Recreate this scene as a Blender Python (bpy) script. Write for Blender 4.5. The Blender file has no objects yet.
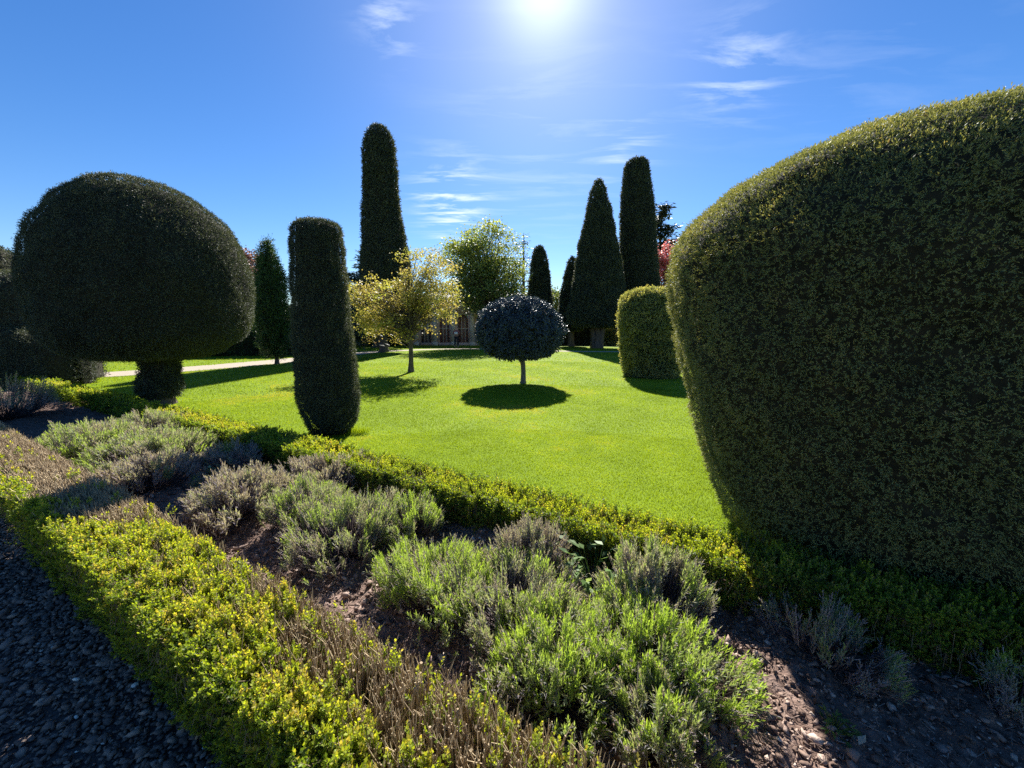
import bpy, math, random
import numpy as np

rng = np.random.default_rng(11)
PI = math.pi
scene = bpy.context.scene
col = scene.collection

# ------------------------------------------------------------------ numeric helpers
def unit(a):
    return a / np.maximum(np.linalg.norm(a, axis=-1, keepdims=True), 1e-9)

def rand_dirs(n):
    return unit(rng.normal(size=(n, 3)))

def tangents(N):
    ref = np.where(np.abs(N[:, 2:3]) < 0.9, np.array([[0, 0, 1.0]]), np.array([[1.0, 0, 0]]))
    t1 = unit(np.cross(ref, N))
    return t1, np.cross(N, t1)

class Noise:
    """smooth pseudo-noise: a sum of randomly oriented sine waves, roughly -1..1"""
    def __init__(self, seed, scale, octaves=3, waves=7):
        r = np.random.default_rng(seed)
        self.k, self.p, self.a = [], [], []
        for o in range(octaves):
            d = unit(r.normal(size=(waves, 3))) * (2 * PI / (scale / 2 ** o)) * r.uniform(.7, 1.3, (waves, 1))
            self.k.append(d); self.p.append(r.uniform(0, 2 * PI, waves)); self.a.append(np.full(waves, .55 ** o))
        self.k = np.vstack(self.k); self.p = np.concatenate(self.p); self.a = np.concatenate(self.a)
        self.n = math.sqrt((self.a ** 2).sum() / 2) * 1.6
    def __call__(self, P):
        P = np.atleast_2d(P)
        out = np.zeros(len(P))
        for k, p, a in zip(self.k, self.p, self.a):
            out += a * np.sin(P @ k + p)
        return out / self.n

# ------------------------------------------------------------------ mesh collector
class MB:
    def __init__(self):
        self.V, self.F3, self.F4, self.A3, self.A4, self.M3, self.M4, self.n = [], [], [], [], [], [], [], 0
    def add(self, V, F, v=0.5, mat=0):
        V = np.asarray(V, float).reshape(-1, 3); F = np.asarray(F, np.int64)
        a = np.broadcast_to(np.asarray(v, float), (len(F),)); m = np.full(len(F), mat, np.int32)
        if F.shape[1] == 3:
            self.F3.append(F + self.n); self.A3.append(a); self.M3.append(m)
        else:
            self.F4.append(F + self.n); self.A4.append(a); self.M4.append(m)
        self.V.append(V); self.n += len(V)
    # leaf: kite with a slight fold
    def kites(self, P, D, N, L, W, v=0.5, mid=.45, fold=.12, mat=0):
        n = len(P)
        if n == 0: return
        L = np.broadcast_to(np.asarray(L, float), (n,))[:, None]; W = np.broadcast_to(np.asarray(W, float), (n,))[:, None]
        S = unit(np.cross(D, N)); N2 = np.cross(S, D)
        m = P + D * L * mid + N2 * W * fold
        V = np.empty((n, 4, 3)); V[:, 0] = P; V[:, 1] = m + S * W * .5; V[:, 2] = P + D * L; V[:, 3] = m - S * W * .5
        self.add(V, np.arange(n * 4).reshape(n, 4), v, mat)
    # straight tapering twigs
    def sticks(self, P0, P1, r0, r1, v=0.5, sides=3, mat=0, cap=False):
        n = len(P0)
        if n == 0: return
        A = unit(P1 - P0); t1, t2 = tangents(A)
        r0 = np.broadcast_to(np.asarray(r0, float), (n,))[:, None]; r1 = np.broadcast_to(np.asarray(r1, float), (n,))[:, None]
        V = np.empty((n, 2 * sides, 3))
        for k in range(sides):
            o = math.cos(2 * PI * k / sides) * t1 + math.sin(2 * PI * k / sides) * t2
            V[:, k] = P0 + o * r0; V[:, sides + k] = P1 + o * r1
        base = (np.arange(n) * 2 * sides)[:, None]
        F = np.concatenate([base + np.array([[k, (k + 1) % sides, sides + (k + 1) % sides, sides + k]]) for k in range(sides)])
        self.add(V, F, np.tile(np.broadcast_to(np.asarray(v, float), (n,)), sides), mat)
        if cap and sides == 4:
            self.add(V.reshape(-1, 3), base + np.array([[4, 5, 6, 7]]), v, mat)
    # tube along one polyline
    def tube(self, pts, rad, sides=7, v=0.5, mat=0, rough=0.0):
        pts = np.asarray(pts, float); k = len(pts); rad = np.broadcast_to(np.asarray(rad, float), (k,))
        T = unit(np.gradient(pts, axis=0)); t1, t2 = tangents(T)
        for i in range(1, k):
            p = t1[i - 1] - T[i] * (t1[i - 1] @ T[i]); t1[i] = p / max(np.linalg.norm(p), 1e-9); t2[i] = np.cross(T[i], t1[i])
        V = []
        for i in range(k):
            for s in range(sides):
                a = 2 * PI * s / sides; rr = rad[i] * (1 + rough * rng.normal())
                V.append(pts[i] + rr * (math.cos(a) * t1[i] + math.sin(a) * t2[i]))
        F = [[i * sides + s, i * sides + (s + 1) % sides, (i + 1) * sides + (s + 1) % sides, (i + 1) * sides + s]
             for i in range(k - 1) for s in range(sides)]
        V.append(pts[-1]); V.append(pts[0]); n = len(V)
        self.add(V, F, v, mat)
        self.add(V, [[(k - 1) * sides + s, (k - 1) * sides + (s + 1) % sides, n - 2] for s in range(sides)]
                 + [[(s + 1) % sides, s, n - 1] for s in range(sides)], v, mat)
    def box(self, x0, x1, y0, y1, z0, z1, v=0.5, mat=0):
        V = [(x, y, z) for z in (z0, z1) for y in (y0, y1) for x in (x0, x1)]
        self.add(V, [(0, 2, 3, 1), (4, 5, 7, 6), (0, 1, 5, 4), (1, 3, 7, 5), (3, 2, 6, 7), (2, 0, 4, 6)], v, mat)
    def build(self, name, mats, parent=None, smooth=False):
        V = np.concatenate(self.V)
        if parent is not None:
            o = parent
            while o is not None:
                V = V - np.array(o.location); o = o.parent
        me = bpy.data.meshes.new(name)
        f3 = np.concatenate(self.F3) if self.F3 else np.zeros((0, 3), np.int64)
        f4 = np.concatenate(self.F4) if self.F4 else np.zeros((0, 4), np.int64)
        nf = len(f3) + len(f4)
        me.vertices.add(len(V)); me.vertices.foreach_set('co', V.astype(np.float32).ravel())
        loops = np.concatenate([f3.ravel(), f4.ravel()]).astype(np.int32)
        me.loops.add(len(loops)); me.loops.foreach_set('vertex_index', loops)
        tot = np.concatenate([np.full(len(f3), 3), np.full(len(f4), 4)]).astype(np.int32)
        me.polygons.add(nf)
        me.polygons.foreach_set('loop_start', (np.cumsum(tot) - tot).astype(np.int32))
        try: me.polygons.foreach_set('loop_total', tot)
        except Exception: pass
        me.polygons.foreach_set('material_index', np.concatenate(self.M3 + self.M4).astype(np.int32))
        if smooth: me.polygons.foreach_set('use_smooth', np.ones(nf, bool))
        a = me.attributes.new('v', 'FLOAT', 'FACE')
        a.data.foreach_set('value', np.concatenate(self.A3 + self.A4).astype(np.float32))
        me.update(calc_edges=True); me.validate()
        for m in (mats if isinstance(mats, (list, tuple)) else [mats]): me.materials.append(m)
        ob = bpy.data.objects.new(name, me); col.objects.link(ob)
        if parent is not None: ob.parent = parent
        return ob

def thing(name, label, cat, loc, group=None):
    o = bpy.data.objects.new(name, None); col.objects.link(o)
    o.empty_display_size = .2
    o.location = loc; o['label'] = label; o['category'] = cat
    if group: o['group'] = group
    return o

def tag(o, label, cat, group=None):
    o['label'] = label; o['category'] = cat
    if group: o['group'] = group
    return o

def sprigs(mb, P, A, L, m, l, w, alpha=.8, v=.5, vj=.1, t0=.15, mat=0, tipv=0.0, droop=0.0, mid=.45):
    """small leafy shoots: m leaves spiralling along axis A from P"""
    n = len(P)
    if n == 0: return
    t1, t2 = tangents(A); ph = rng.uniform(0, 2 * PI, n)
    L = np.broadcast_to(np.asarray(L, float), (n,)); v = np.broadcast_to(np.asarray(v, float), (n,))
    l = np.broadcast_to(np.asarray(l, float), (n,)); w = np.broadcast_to(np.asarray(w, float), (n,))
    for j in range(m):
        t = t0 + (1 - t0) * j / max(m - 1, 1)
        a = ph + j * 2.399
        S = np.cos(a)[:, None] * t1 + np.sin(a)[:, None] * t2
        al = (alpha * (1.15 - .6 * t) + rng.normal(0, .18, n))[:, None]
        D = A * np.cos(al) + S * np.sin(al); D[:, 2] -= droop * rng.random(n); D = unit(D)
        N = unit(A * np.sin(al) - S * np.cos(al) + rng.normal(0, .25, (n, 3)))
        s = rng.uniform(.75, 1.2, n) * (1 - .25 * t)
        mb.kites(P + A * (L * t)[:, None], D, N, l * s, w * s, np.clip(v + tipv * (t - .5) + rng.normal(0, vj, n), 0, 1), mid=mid, mat=mat)

# ------------------------------------------------------------------ materials
def new_mat(name):
    m = bpy.data.materials.new(name); m.use_nodes = True
    nt = m.node_tree; nt.nodes.clear()
    out = nt.nodes.new('ShaderNodeOutputMaterial')
    return m, nt, out

def ramp_node(nt, stops):
    r = nt.nodes.new('ShaderNodeValToRGB'); e = r.color_ramp.elements
    while len(e) < len(stops): e.new(.5)
    for k, (p, c) in enumerate(stops): e[k].position = p; e[k].color = (*c, 1)
    return r

def leaf_mat(name, stops, trans=.4, gain=(1.5, 1.35, .8), rough=.45, spec=.4, coat=0.0):
    m, nt, out = new_mat(name)
    at = nt.nodes.new('ShaderNodeAttribute'); at.attribute_name = 'v'
    r = ramp_node(nt, stops); nt.links.new(at.outputs['Fac'], r.inputs[0])
    p = nt.nodes.new('ShaderNodeBsdfPrincipled'); nt.links.new(r.outputs[0], p.inputs['Base Color'])
    p.inputs['Roughness'].default_value = rough; p.inputs['Specular IOR Level'].default_value = spec
    if trans > 0:
        g = nt.nodes.new('ShaderNodeMix'); g.data_type = 'RGBA'; g.blend_type = 'MULTIPLY'; g.inputs[0].default_value = 1
        nt.links.new(r.outputs[0], g.inputs[6]); g.inputs[7].default_value = (*gain, 1)
        t = nt.nodes.new('ShaderNodeBsdfTranslucent'); nt.links.new(g.outputs[2], t.inputs[0])
        mx = nt.nodes.new('ShaderNodeMixShader'); mx.inputs[0].default_value = trans
        nt.links.new(p.outputs[0], mx.inputs[1]); nt.links.new(t.outputs[0], mx.inputs[2]); nt.links.new(mx.outputs[0], out.inputs[0])
    else:
        nt.links.new(p.outputs[0], out.inputs[0])
    return m

def noise_mat(name, stops, scale=8, detail=6, rough=.85, bump=.3, bscale=None, spec=.25, dist=.02, attr=False, stretch=None):
    m, nt, out = new_mat(name)
    tc = nt.nodes.new('ShaderNodeTexCoord'); src = tc.outputs['Object']
    if stretch:
        mp = nt.nodes.new('ShaderNodeMapping'); mp.inputs['Scale'].default_value = stretch
        nt.links.new(src, mp.inputs[0]); src = mp.outputs[0]
    n = nt.nodes.new('ShaderNodeTexNoise'); n.inputs['Scale'].default_value = scale; n.inputs['Detail'].default_value = detail
    nt.links.new(src, n.inputs['Vector'])
    r = ramp_node(nt, stops)
    if attr:
        at = nt.nodes.new('ShaderNodeAttribute'); at.attribute_name = 'v'
        ad = nt.nodes.new('ShaderNodeMath'); ad.operation = 'MULTIPLY_ADD'; ad.inputs[1].default_value = .45; 
        nt.links.new(n.outputs[0], ad.inputs[0])
        ml = nt.nodes.new('ShaderNodeMath'); ml.operation = 'MULTIPLY'; ml.inputs[1].default_value = .75
        nt.links.new(at.outputs['Fac'], ml.inputs[0]); nt.links.new(ml.outputs[0], ad.inputs[2]); nt.links.new(ad.outputs[0], r.inputs[0])
    else:
        nt.links.new(n.outputs[0], r.inputs[0])
    p = nt.nodes.new('ShaderNodeBsdfPrincipled'); nt.links.new(r.outputs[0], p.inputs['Base Color'])
    p.inputs['Roughness'].default_value = rough; p.inputs['Specular IOR Level'].default_value = spec
    if bump:
        n2 = nt.nodes.new('ShaderNodeTexNoise'); n2.inputs['Scale'].default_value = bscale or scale * 3; n2.inputs['Detail'].default_value = 8
        nt.links.new(src, n2.inputs['Vector'])
        b = nt.nodes.new('ShaderNodeBump'); b.inputs['Strength'].default_value = bump; b.inputs['Distance'].default_value = dist
        nt.links.new(n2.outputs[0], b.inputs['Height']); nt.links.new(b.outputs[0], p.inputs['Normal'])
    nt.links.new(p.outputs[0], out.inputs[0])
    return m

M = {}
M['yew'] = leaf_mat('yew_foliage', [(0, (.028, .036, .029)), (.35, (.052, .070, .048)), (.7, (.088, .108, .062)), (.9, (.13, .135, .07)), (1, (.17, .14, .08))], trans=.22, gain=(1.5, 1.3, .7), rough=.62, spec=.3)
M['yew_gold'] = leaf_mat('golden_yew_foliage', [(0, (.055, .08, .045)), (.4, (.145, .18, .085)), (.75, (.30, .31, .13)), (1, (.44, .41, .19))], trans=.42, gain=(1.7, 1.5, .6), rough=.6, spec=.3)
M['yew_big'] = leaf_mat('variegated_yew_foliage', [(0, (.075, .085, .045)), (.4, (.17, .20, .088)), (.75, (.245, .265, .10)), (.93, (.32, .27, .12)), (1, (.36, .27, .14))], trans=.3, gain=(1.5, 1.3, .6), rough=.6, spec=.32)
M['cypress'] = leaf_mat('cypress_foliage', [(0, (.02, .045, .015)), (.6, (.04, .085, .022)), (1, (.08, .14, .03))], trans=.3, rough=.5)
M['core'] = noise_mat('inner_shade_core', [(.3, (.018, .019, .013)), (.7, (.045, .042, .028))], scale=14, rough=.95, bump=.5, spec=.1)  # dark closed core, coloured as inner shade and stopping light through the foliage
M['bark'] = noise_mat('bark', [(.3, (.05, .04, .032)), (.7, (.16, .125, .10))], scale=9, rough=.9, bump=.7, stretch=(3, 3, .6))
M['bark_grey'] = noise_mat('grey_bark', [(.3, (.09, .08, .07)), (.7, (.24, .21, .18))], scale=12, rough=.85, bump=.5, stretch=(2, 2, .7))
M['holly'] = leaf_mat('holly_leaf', [(0, (.026, .040, .062)), (.6, (.058, .085, .115)), (1, (.10, .135, .13))], trans=.06, rough=.5, spec=.4)  # blue sky reflected by the glossy leaves is put into their colour
M['box'] = leaf_mat('box_leaf', [(0, (.04, .065, .015)), (.35, (.105, .165, .024)), (.65, (.22, .29, .03)), (.9, (.34, .385, .045)), (1, (.36, .31, .09))], trans=.5, gain=(1.85, 1.7, .5), rough=.55, spec=.25)
M['twig'] = leaf_mat('dry_twig', [(0, (.11, .08, .05)), (.5, (.34, .255, .155)), (1, (.56, .45, .28))], trans=0, rough=.8, spec=.2)
M['lav'] = leaf_mat('lavender_leaf', [(0, (.265, .205, .24)), (.25, (.35, .305, .335)), (.5, (.29, .32, .20)), (.75, (.27, .34, .12)), (1, (.34, .44, .085))], trans=.42, gain=(1.35, 1.4, .6), rough=.65, spec=.25)
M['lavstem'] = leaf_mat('lavender_stem', [(0, (.08, .06, .06)), (.5, (.20, .155, .15)), (1, (.40, .34, .33))], trans=0, rough=.85, spec=.15)
M['grass'] = leaf_mat('grass_blade', [(0, (.135, .185, .016)), (.5, (.19, .25, .018)), (.85, (.24, .285, .026)), (1, (.33, .30, .08))], trans=.5, gain=(1.5, 1.55, .3), rough=.7, spec=.12)
M['maple'] = leaf_mat('spring_leaf', [(0, (.37, .23, .15)), (.3, (.37, .29, .11)), (.6, (.35, .32, .08)), (1, (.29, .32, .07))], trans=.5, gain=(1.25, 1.25, .7), rough=.5)
M['lime'] = leaf_mat('broad_leaf', [(0, (.11, .14, .055)), (.5, (.19, .24, .075)), (1, (.34, .36, .10))], trans=.5, gain=(1.4, 1.35, .6), rough=.5)
M['red'] = leaf_mat('red_leaf', [(0, (.30, .10, .09)), (.5, (.48, .17, .15)), (1, (.56, .28, .24))], trans=.45, gain=(1.3, .9, .9), rough=.5)
M['dusky'] = leaf_mat('dusky_pink_leaf', [(0, (.16, .09, .07)), (.5, (.26, .15, .12)), (1, (.36, .22, .17))], trans=.35, gain=(1.2, 1, 1), rough=.6)
M['conifer'] = leaf_mat('conifer_needles', [(0, (.02, .03, .02)), (.6, (.04, .06, .035)), (1, (.09, .09, .06))], trans=.15, rough=.5)
M['weed'] = leaf_mat('broad_weed_leaf', [(0, (.05, .10, .03)), (.6, (.12, .21, .05)), (1, (.34, .42, .22))], trans=.4, rough=.5, spec=.3)
M['stone'] = noise_mat('gravel_stone', [(.25, (.09, .066, .056)), (.55, (.21, .16, .13)), (.85, (.36, .29, .235)), (1, (.80, .72, .60))], scale=30, rough=.75, bump=.2, attr=True)
M['gravelbase'] = noise_mat('gravel_bed', [(.3, (.04, .032, .029)), (.7, (.12, .10, .09))], scale=55, rough=.95, bump=.8, dist=.01)
M['palegravel'] = noise_mat('pale_gravel', [(.3, (.28, .235, .18)), (.7, (.42, .36, .28))], scale=25, rough=.95, bump=.4)
M['soil'] = noise_mat('soil', [(.25, (.085, .055, .044)), (.5, (.17, .115, .092)), (.75, (.28, .20, .165))], scale=22, detail=9, rough=.95, bump=1.0, bscale=70, dist=.012, spec=.1)
M['chip'] = noise_mat('soil_clod', [(.15, (.07, .046, .037)), (.5, (.19, .13, .103)), (.8, (.34, .25, .205)), (1, (.56, .47, .39))], scale=40, rough=.95, bump=.3, attr=True, spec=.1)
M['lawn'] = noise_mat('lawn_turf', [(.3, (.115, .175, .008)), (.55, (.145, .215, .009)), (.8, (.18, .235, .012))], scale=1.3, detail=10, rough=.9, bump=.5, bscale=90, dist=.01, spec=.1)
M['ground'] = noise_mat('rough_grass', [(.3, (.05, .08, .02)), (.7, (.09, .12, .03))], scale=.6, detail=8, rough=.95, bump=.4, bscale=30)
M['sandstone'] = noise_mat('pink_sandstone', [(.3, (.58, .38, .31)), (.7, (.70, .48, .40))], scale=3, rough=.9, bump=.3, bscale=30)
M['palestone'] = noise_mat('pale_dressed_stone', [(.3, (.62, .51, .42)), (.7, (.72, .61, .51))], scale=4, rough=.85, bump=.2, bscale=30)
M['glass'] = noise_mat('dark_window_glass', [(.3, (.13, .10, .095)), (.7, (.19, .15, .14))], scale=3, rough=.12, bump=0, spec=.6)
M['paint'] = noise_mat('dark_red_door_paint', [(.3, (.24, .12, .10)), (.7, (.32, .17, .14))], scale=5, rough=.5, bump=.05)
M['slate'] = noise_mat('slate_roof', [(.3, (.08, .08, .09)), (.7, (.14, .14, .15))], scale=6, rough=.7, bump=.3, stretch=(1, 1, 4))
M['skin'] = noise_mat('skin', [(.3, (.48, .28, .21)), (.7, (.54, .33, .25))], scale=8, rough=.55, bump=0)
M['jacket'] = noise_mat('dusty_red_cloth', [(.3, (.30, .10, .09)), (.7, (.38, .15, .13))], scale=12, rough=.85, bump=.2)
M['trousers'] = noise_mat('dark_cloth', [(.3, (.018, .018, .026)), (.7, (.035, .035, .045))], scale=12, rough=.85, bump=.2)
M['hair'] = noise_mat('grey_hair', [(.3, (.30, .27, .24)), (.7, (.42, .38, .34))], scale=40, rough=.6, bump=.3)
M['paper'] = noise_mat('white_paper', [(.3, (.74, .74, .72)), (.7, (.8, .8, .78))], scale=10, rough=.7, bump=0)
M['deadleaf'] = leaf_mat('dead_leaf', [(0, (.22, .12, .05)), (.5, (.38, .24, .10)), (1, (.62, .52, .36))], trans=.3, rough=.6)

# ------------------------------------------------------------------ ground
def sheet(name, pts, z, mat, kind='structure'):
    mb = MB(); n = len(pts)
    me = bpy.data.meshes.new(name)
    me.from_pydata([(x, y, z) for x, y in pts], [], [list(range(n))]); me.update(); me.materials.append(mat)
    o = bpy.data.objects.new(name, me); col.objects.link(o); o['kind'] = kind
    return o

U = np.array([.868, -.497]); Nn = np.array([.497, .868])          # the bed runs along U; Nn points to the lawn
def sn(s, n):
    s = np.asarray(s, float); n = np.asarray(n, float)
    return np.stack([s * U[0] + n * Nn[0], s * U[1] + n * Nn[1]], -1)
def strip(s0, s1, n0, n1): return [tuple(sn(s0, n0)), tuple(sn(s1, n0)), tuple(sn(s1, n1)), tuple(sn(s0, n1))]

g = sheet('ground', [(-150, -60), (150, -60), (150, 190), (-150, 190)], -.03, M['ground'])
sheet('lawn', strip(-30, 26, 2.5, 34), -.004, M['lawn'])
sheet('gravel_path', strip(-20, 8, -2.6, .70), -.008, M['gravelbase'])

# pale path round the far side of the lawn
pc = np.array([(-24, 7.5), (-17, 11.2), (-13.6, 14.2), (-11.6, 18.6), (-10.6, 22.5), (-9.4, 26.6), (-6.4, 29.6), (-3.4, 30.6), (.5, 29.4), (4, 27.3), (9, 26.7), (16, 26.6), (26, 27.5)])
tt = np.arange(len(pc)); tf = np.linspace(0, len(pc) - 1, 90)
def smooth_poly(p, tf):
    out = []
    for t in tf:
        i = min(int(t), len(p) - 2); f = t - i
        p0, p1, p2, p3 = p[max(i - 1, 0)], p[i], p[i + 1], p[min(i + 2, len(p) - 1)]
        out.append(.5 * ((2 * p1) + (p2 - p0) * f + (2 * p0 - 5 * p1 + 4 * p2 - p3) * f * f + (3 * p1 - p0 - 3 * p2 + p3) * f ** 3))
    return np.array(out)
pl = smooth_poly(pc, tf); tg = unit(np.gradient(pl, axis=0)); nr = np.stack([-tg[:, 1], tg[:, 0]], -1)
wid = np.interp(tf, [0, 3, 4, 6, 8, 12], [1.0, 1.1, 1.0, .55, .45, .5])[:, None]
mb = MB(); a = pl + nr * wid; b = pl - nr * wid; k = len(pl)
V = np.concatenate([np.c_[a, np.full(k, .004)], np.c_[b, np.full(k, .004)]])
mb.add(V, [[i, k + i, k + i + 1, i + 1] for i in range(k - 1)])
o = mb.build('garden_path', M['palegravel']); o['kind'] = 'structure'

# soil bed between the hedges: a displaced sheet
nz1, nz2, nz3 = Noise(3, .9, 3), Noise(4, .12, 3), Noise(5, .035, 2)
def soil_h(P2):
    P3 = np.c_[P2, np.zeros(len(P2))]
    return .03 * nz1(P3) + .014 * nz2(P3) + .006 * nz3(P3)
ss = np.concatenate([np.arange(-16, -5, .06), np.arange(-5, 3.2, .018)]); ns = np.arange(.62, 2.74, .018)
SS, NS = np.meshgrid(ss, ns, indexing='ij'); P2 = sn(SS.ravel(), NS.ravel())
edge = np.clip(np.minimum(NS.ravel() - .64, 2.70 - NS.ravel()) / .08, 0, 1)
Z = soil_h(P2) * edge + .03 * edge - .02 * (1 - edge)
mb = MB(); ns_ = len(ns); I, J = np.meshgrid(np.arange(len(ss) - 1), np.arange(ns_ - 1), indexing='ij')
q = (I * ns_ + J).ravel(); mb.add(np.c_[P2, Z], np.stack([q, q + ns_, q + ns_ + 1, q + 1], -1))
o = mb.build('soil', M['soil'], smooth=True); o['kind'] = 'structure'

# stones and clods (uncountable): jittered icosahedra
ph = (1 + 5 ** .5) / 2
ICO = unit(np.array([(-1, ph, 0), (1, ph, 0), (-1, -ph, 0), (1, -ph, 0), (0, -1, ph), (0, 1, ph), (0, -1, -ph), (0, 1, -ph), (ph, 0, -1), (ph, 0, 1), (-ph, 0, -1), (-ph, 0, 1)], float))
ICF = np.array([(0, 11, 5), (0, 5, 1), (0, 1, 7), (0, 7, 10), (0, 10, 11), (1, 5, 9), (5, 11, 4), (11, 10, 2), (10, 7, 6), (7, 1, 8), (3, 9, 4), (3, 4, 2), (3, 2, 6), (3, 6, 8), (3, 8, 9), (4, 9, 5), (2, 4, 11), (6, 2, 10), (8, 6, 7), (9, 8, 1)])
def rocks(mb, P, size, v, flat=.6, jit=.22):
    n = len(P)
    V = ICO[None] * (1 + rng.normal(0, jit, (n, 12, 1)))
    sc = size[:, None] * np.stack([rng.uniform(.7, 1.3, n), rng.uniform(.5, 1, n), rng.uniform(flat * .6, flat * 1.2, n)], -1)
    V = V * sc[:, None]
    a = rng.uniform(0, 2 * PI, n); t = rng.normal(0, .45, n)
    c, s = np.cos(t), np.sin(t); V = np.stack([V[..., 0] * c[:, None] - V[..., 2] * s[:, None], V[..., 1], V[..., 0] * s[:, None] + V[..., 2] * c[:, None]], -1)
    c, s = np.cos(a)[:, None], np.sin(a)[:, None]
    V = np.stack([V[..., 0] * c - V[..., 1] * s, V[..., 0] * s + V[..., 1] * c, V[..., 2]], -1) + P[:, None]
    F = (np.arange(n) * 12)[:, None, None] + ICF[None]
    mb.add(V, F.reshape(-1, 3), np.repeat(v, 20))
mb = MB(); n = 34000
s = rng.uniform(-7.5, -1.0, n); nn = .62 - 1.36 * rng.random(n) ** 1.7
sz = rng.lognormal(math.log(.0098), .38, n).clip(.004, .026)
v = np.where(rng.random(n) < .012, 1.25, rng.beta(1.6, 3, n) * .8)
P = np.c_[sn(s, nn), sz * .25 - .006 + rng.uniform(0, .008, n)]
rocks(mb, P, sz, v, flat=.5, jit=.30)
o = mb.build('gravel_stones', M['stone']); o['kind'] = 'stuff'

mb = MB(); n = 34000
s = np.where(rng.random(n) < .75, rng.uniform(-3, 2.6, n), rng.uniform(-7, -3, n)); nn = rng.uniform(.95, 2.45, n); P2 = sn(s, nn)
sz = rng.lognormal(math.log(.0066), .55, n).clip(.003, .03)
P = np.c_[P2, soil_h(P2) + .032 + sz * .2]
rocks(mb, P, sz, rng.beta(1.6, 2.0, n) * 1.05, flat=.5, jit=.42)
n = 5000; s = rng.uniform(-6, 2.6, n); nn = rng.uniform(.95, 2.45, n); P2 = sn(s, nn)     # bark shreds and snapped twigs
D = rand_dirs(n); D[:, 2] *= .25; D = unit(D); P = np.c_[P2, soil_h(P2) + .042]; L = rng.uniform(.02, .075, n)[:, None]
mb.sticks(P - D * L / 2, P + D * L / 2, rng.uniform(.001, .003, n), .001, v=rng.uniform(.15, .85, n), sides=3)
o = mb.build('soil_crumbs', M['chip']); o['kind'] = 'stuff'

# lawn blades: finer and denser near the viewer's bed, coarser far off
mb = MB()
dn = Noise(8, 2.2, 3); dn3 = Noise(10, 1.1, 3); dn2 = Noise(9, .35, 2)
for d0, d1, n, w, h in ((2.6, 6, 260000, .0042, .026), (6, 11, 250000, .007, .028), (11, 19, 150000, .015, .032), (19, 34, 80000, .036, .036)):
    r = np.sqrt(rng.uniform(d0 ** 2, d1 ** 2, n)); a = rng.uniform(-1.08, .95, n)
    P2 = np.stack([r * np.sin(a), r * np.cos(a)], -1)
    P2 = P2[(P2 @ Nn > 2.72)]
    d2 = np.min(((P2[:, None] - pl[None, ::2]) ** 2).sum(-1), 1)
    side = P2[:, 1] < 27.5
    P2 = P2[(d2 > 1.0) & (side | (d2 > 1.1))]; n = len(P2); P = np.c_[P2, np.full(n, -.006)]
    D = unit(np.c_[rng.normal(0, .45, (n, 2)), np.ones(n)])
    v = np.clip(.45 + .34 * dn(P) + .13 * dn2(P) + rng.normal(0, .06, n) + .45 * np.clip(dn3(P) - .75, 0, 1) + .5 * np.exp(-((P2 - (-6.0, 8.7)) ** 2).sum(1) / .9), 0, 1)
    hh = h * rng.uniform(.55, 1.2, n)
    mb.kites(P, D, unit(np.c_[rng.normal(size=(n, 2)), np.zeros(n)]), hh, w * rng.uniform(.7, 1.3, n), v, mid=.35)
o = mb.build('lawn_grass', M['grass']); o['kind'] = 'stuff'

# ------------------------------------------------------------------ clipped topiary
def catmull(vals, n):
    vals = np.asarray(vals, float)
    return smooth_poly(vals, np.linspace(0, len(vals) - 1, n))

def lathe(mb, base, prof, n, seg=56, inset=.05, bump=.03, bscale=.8, seed=1, core=True, steps=70, corev=.3):
    """prof rows: z, r, dx, dy from bottom to top; adds a dark closed core, returns surface points and normals"""
    pr = catmull(prof, steps); pr[:, 1] = np.maximum(pr[:, 1], .0)
    z, r, dx, dy = pr.T
    nz = Noise(seed, bscale, 3)
    def pos(zi, ri, dxi, dyi, th):
        q = np.stack([base[0] + dxi + ri * np.cos(th), base[1] + dyi + ri * np.sin(th), zi + 0 * th], -1)
        d = nz(q.reshape(-1, 3)).reshape(th.shape) * bump
        f = np.clip(ri / .25, 0, 1)
        q[..., 0] += d * np.cos(th) * f; q[..., 1] += d * np.sin(th) * f; q[..., 2] += d * .5 * (1 - f)
        return q
    th = np.linspace(0, 2 * PI, seg, endpoint=False)
    if core:
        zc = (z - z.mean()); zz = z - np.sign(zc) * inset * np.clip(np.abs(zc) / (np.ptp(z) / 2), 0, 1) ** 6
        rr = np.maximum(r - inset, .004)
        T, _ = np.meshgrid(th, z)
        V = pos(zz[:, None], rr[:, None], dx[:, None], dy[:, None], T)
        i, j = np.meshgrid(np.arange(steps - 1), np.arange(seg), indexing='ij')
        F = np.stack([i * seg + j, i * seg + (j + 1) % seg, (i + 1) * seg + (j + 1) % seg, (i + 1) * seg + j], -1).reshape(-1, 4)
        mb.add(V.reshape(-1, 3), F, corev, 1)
    ds = np.hypot(np.diff(z), np.diff(r)); wgt = ds * (r[1:] + r[:-1]) / 2 + 1e-6
    t = np.searchsorted(np.cumsum(wgt) / wgt.sum(), rng.random(n)).clip(0, steps - 2); f = rng.random(n)
    th = rng.uniform(0, 2 * PI, n)
    lerp = lambda a: a[t] * (1 - f) + a[t + 1] * f
    P = pos(lerp(z), lerp(r), lerp(dx), lerp(dy), th)
    dz, dr = (z[t + 1] - z[t]) / ds[t], (r[t + 1] - r[t]) / ds[t]
    N = np.stack([dz * np.cos(th), dz * np.sin(th), -dr], -1)
    return P, unit(N)

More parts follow.
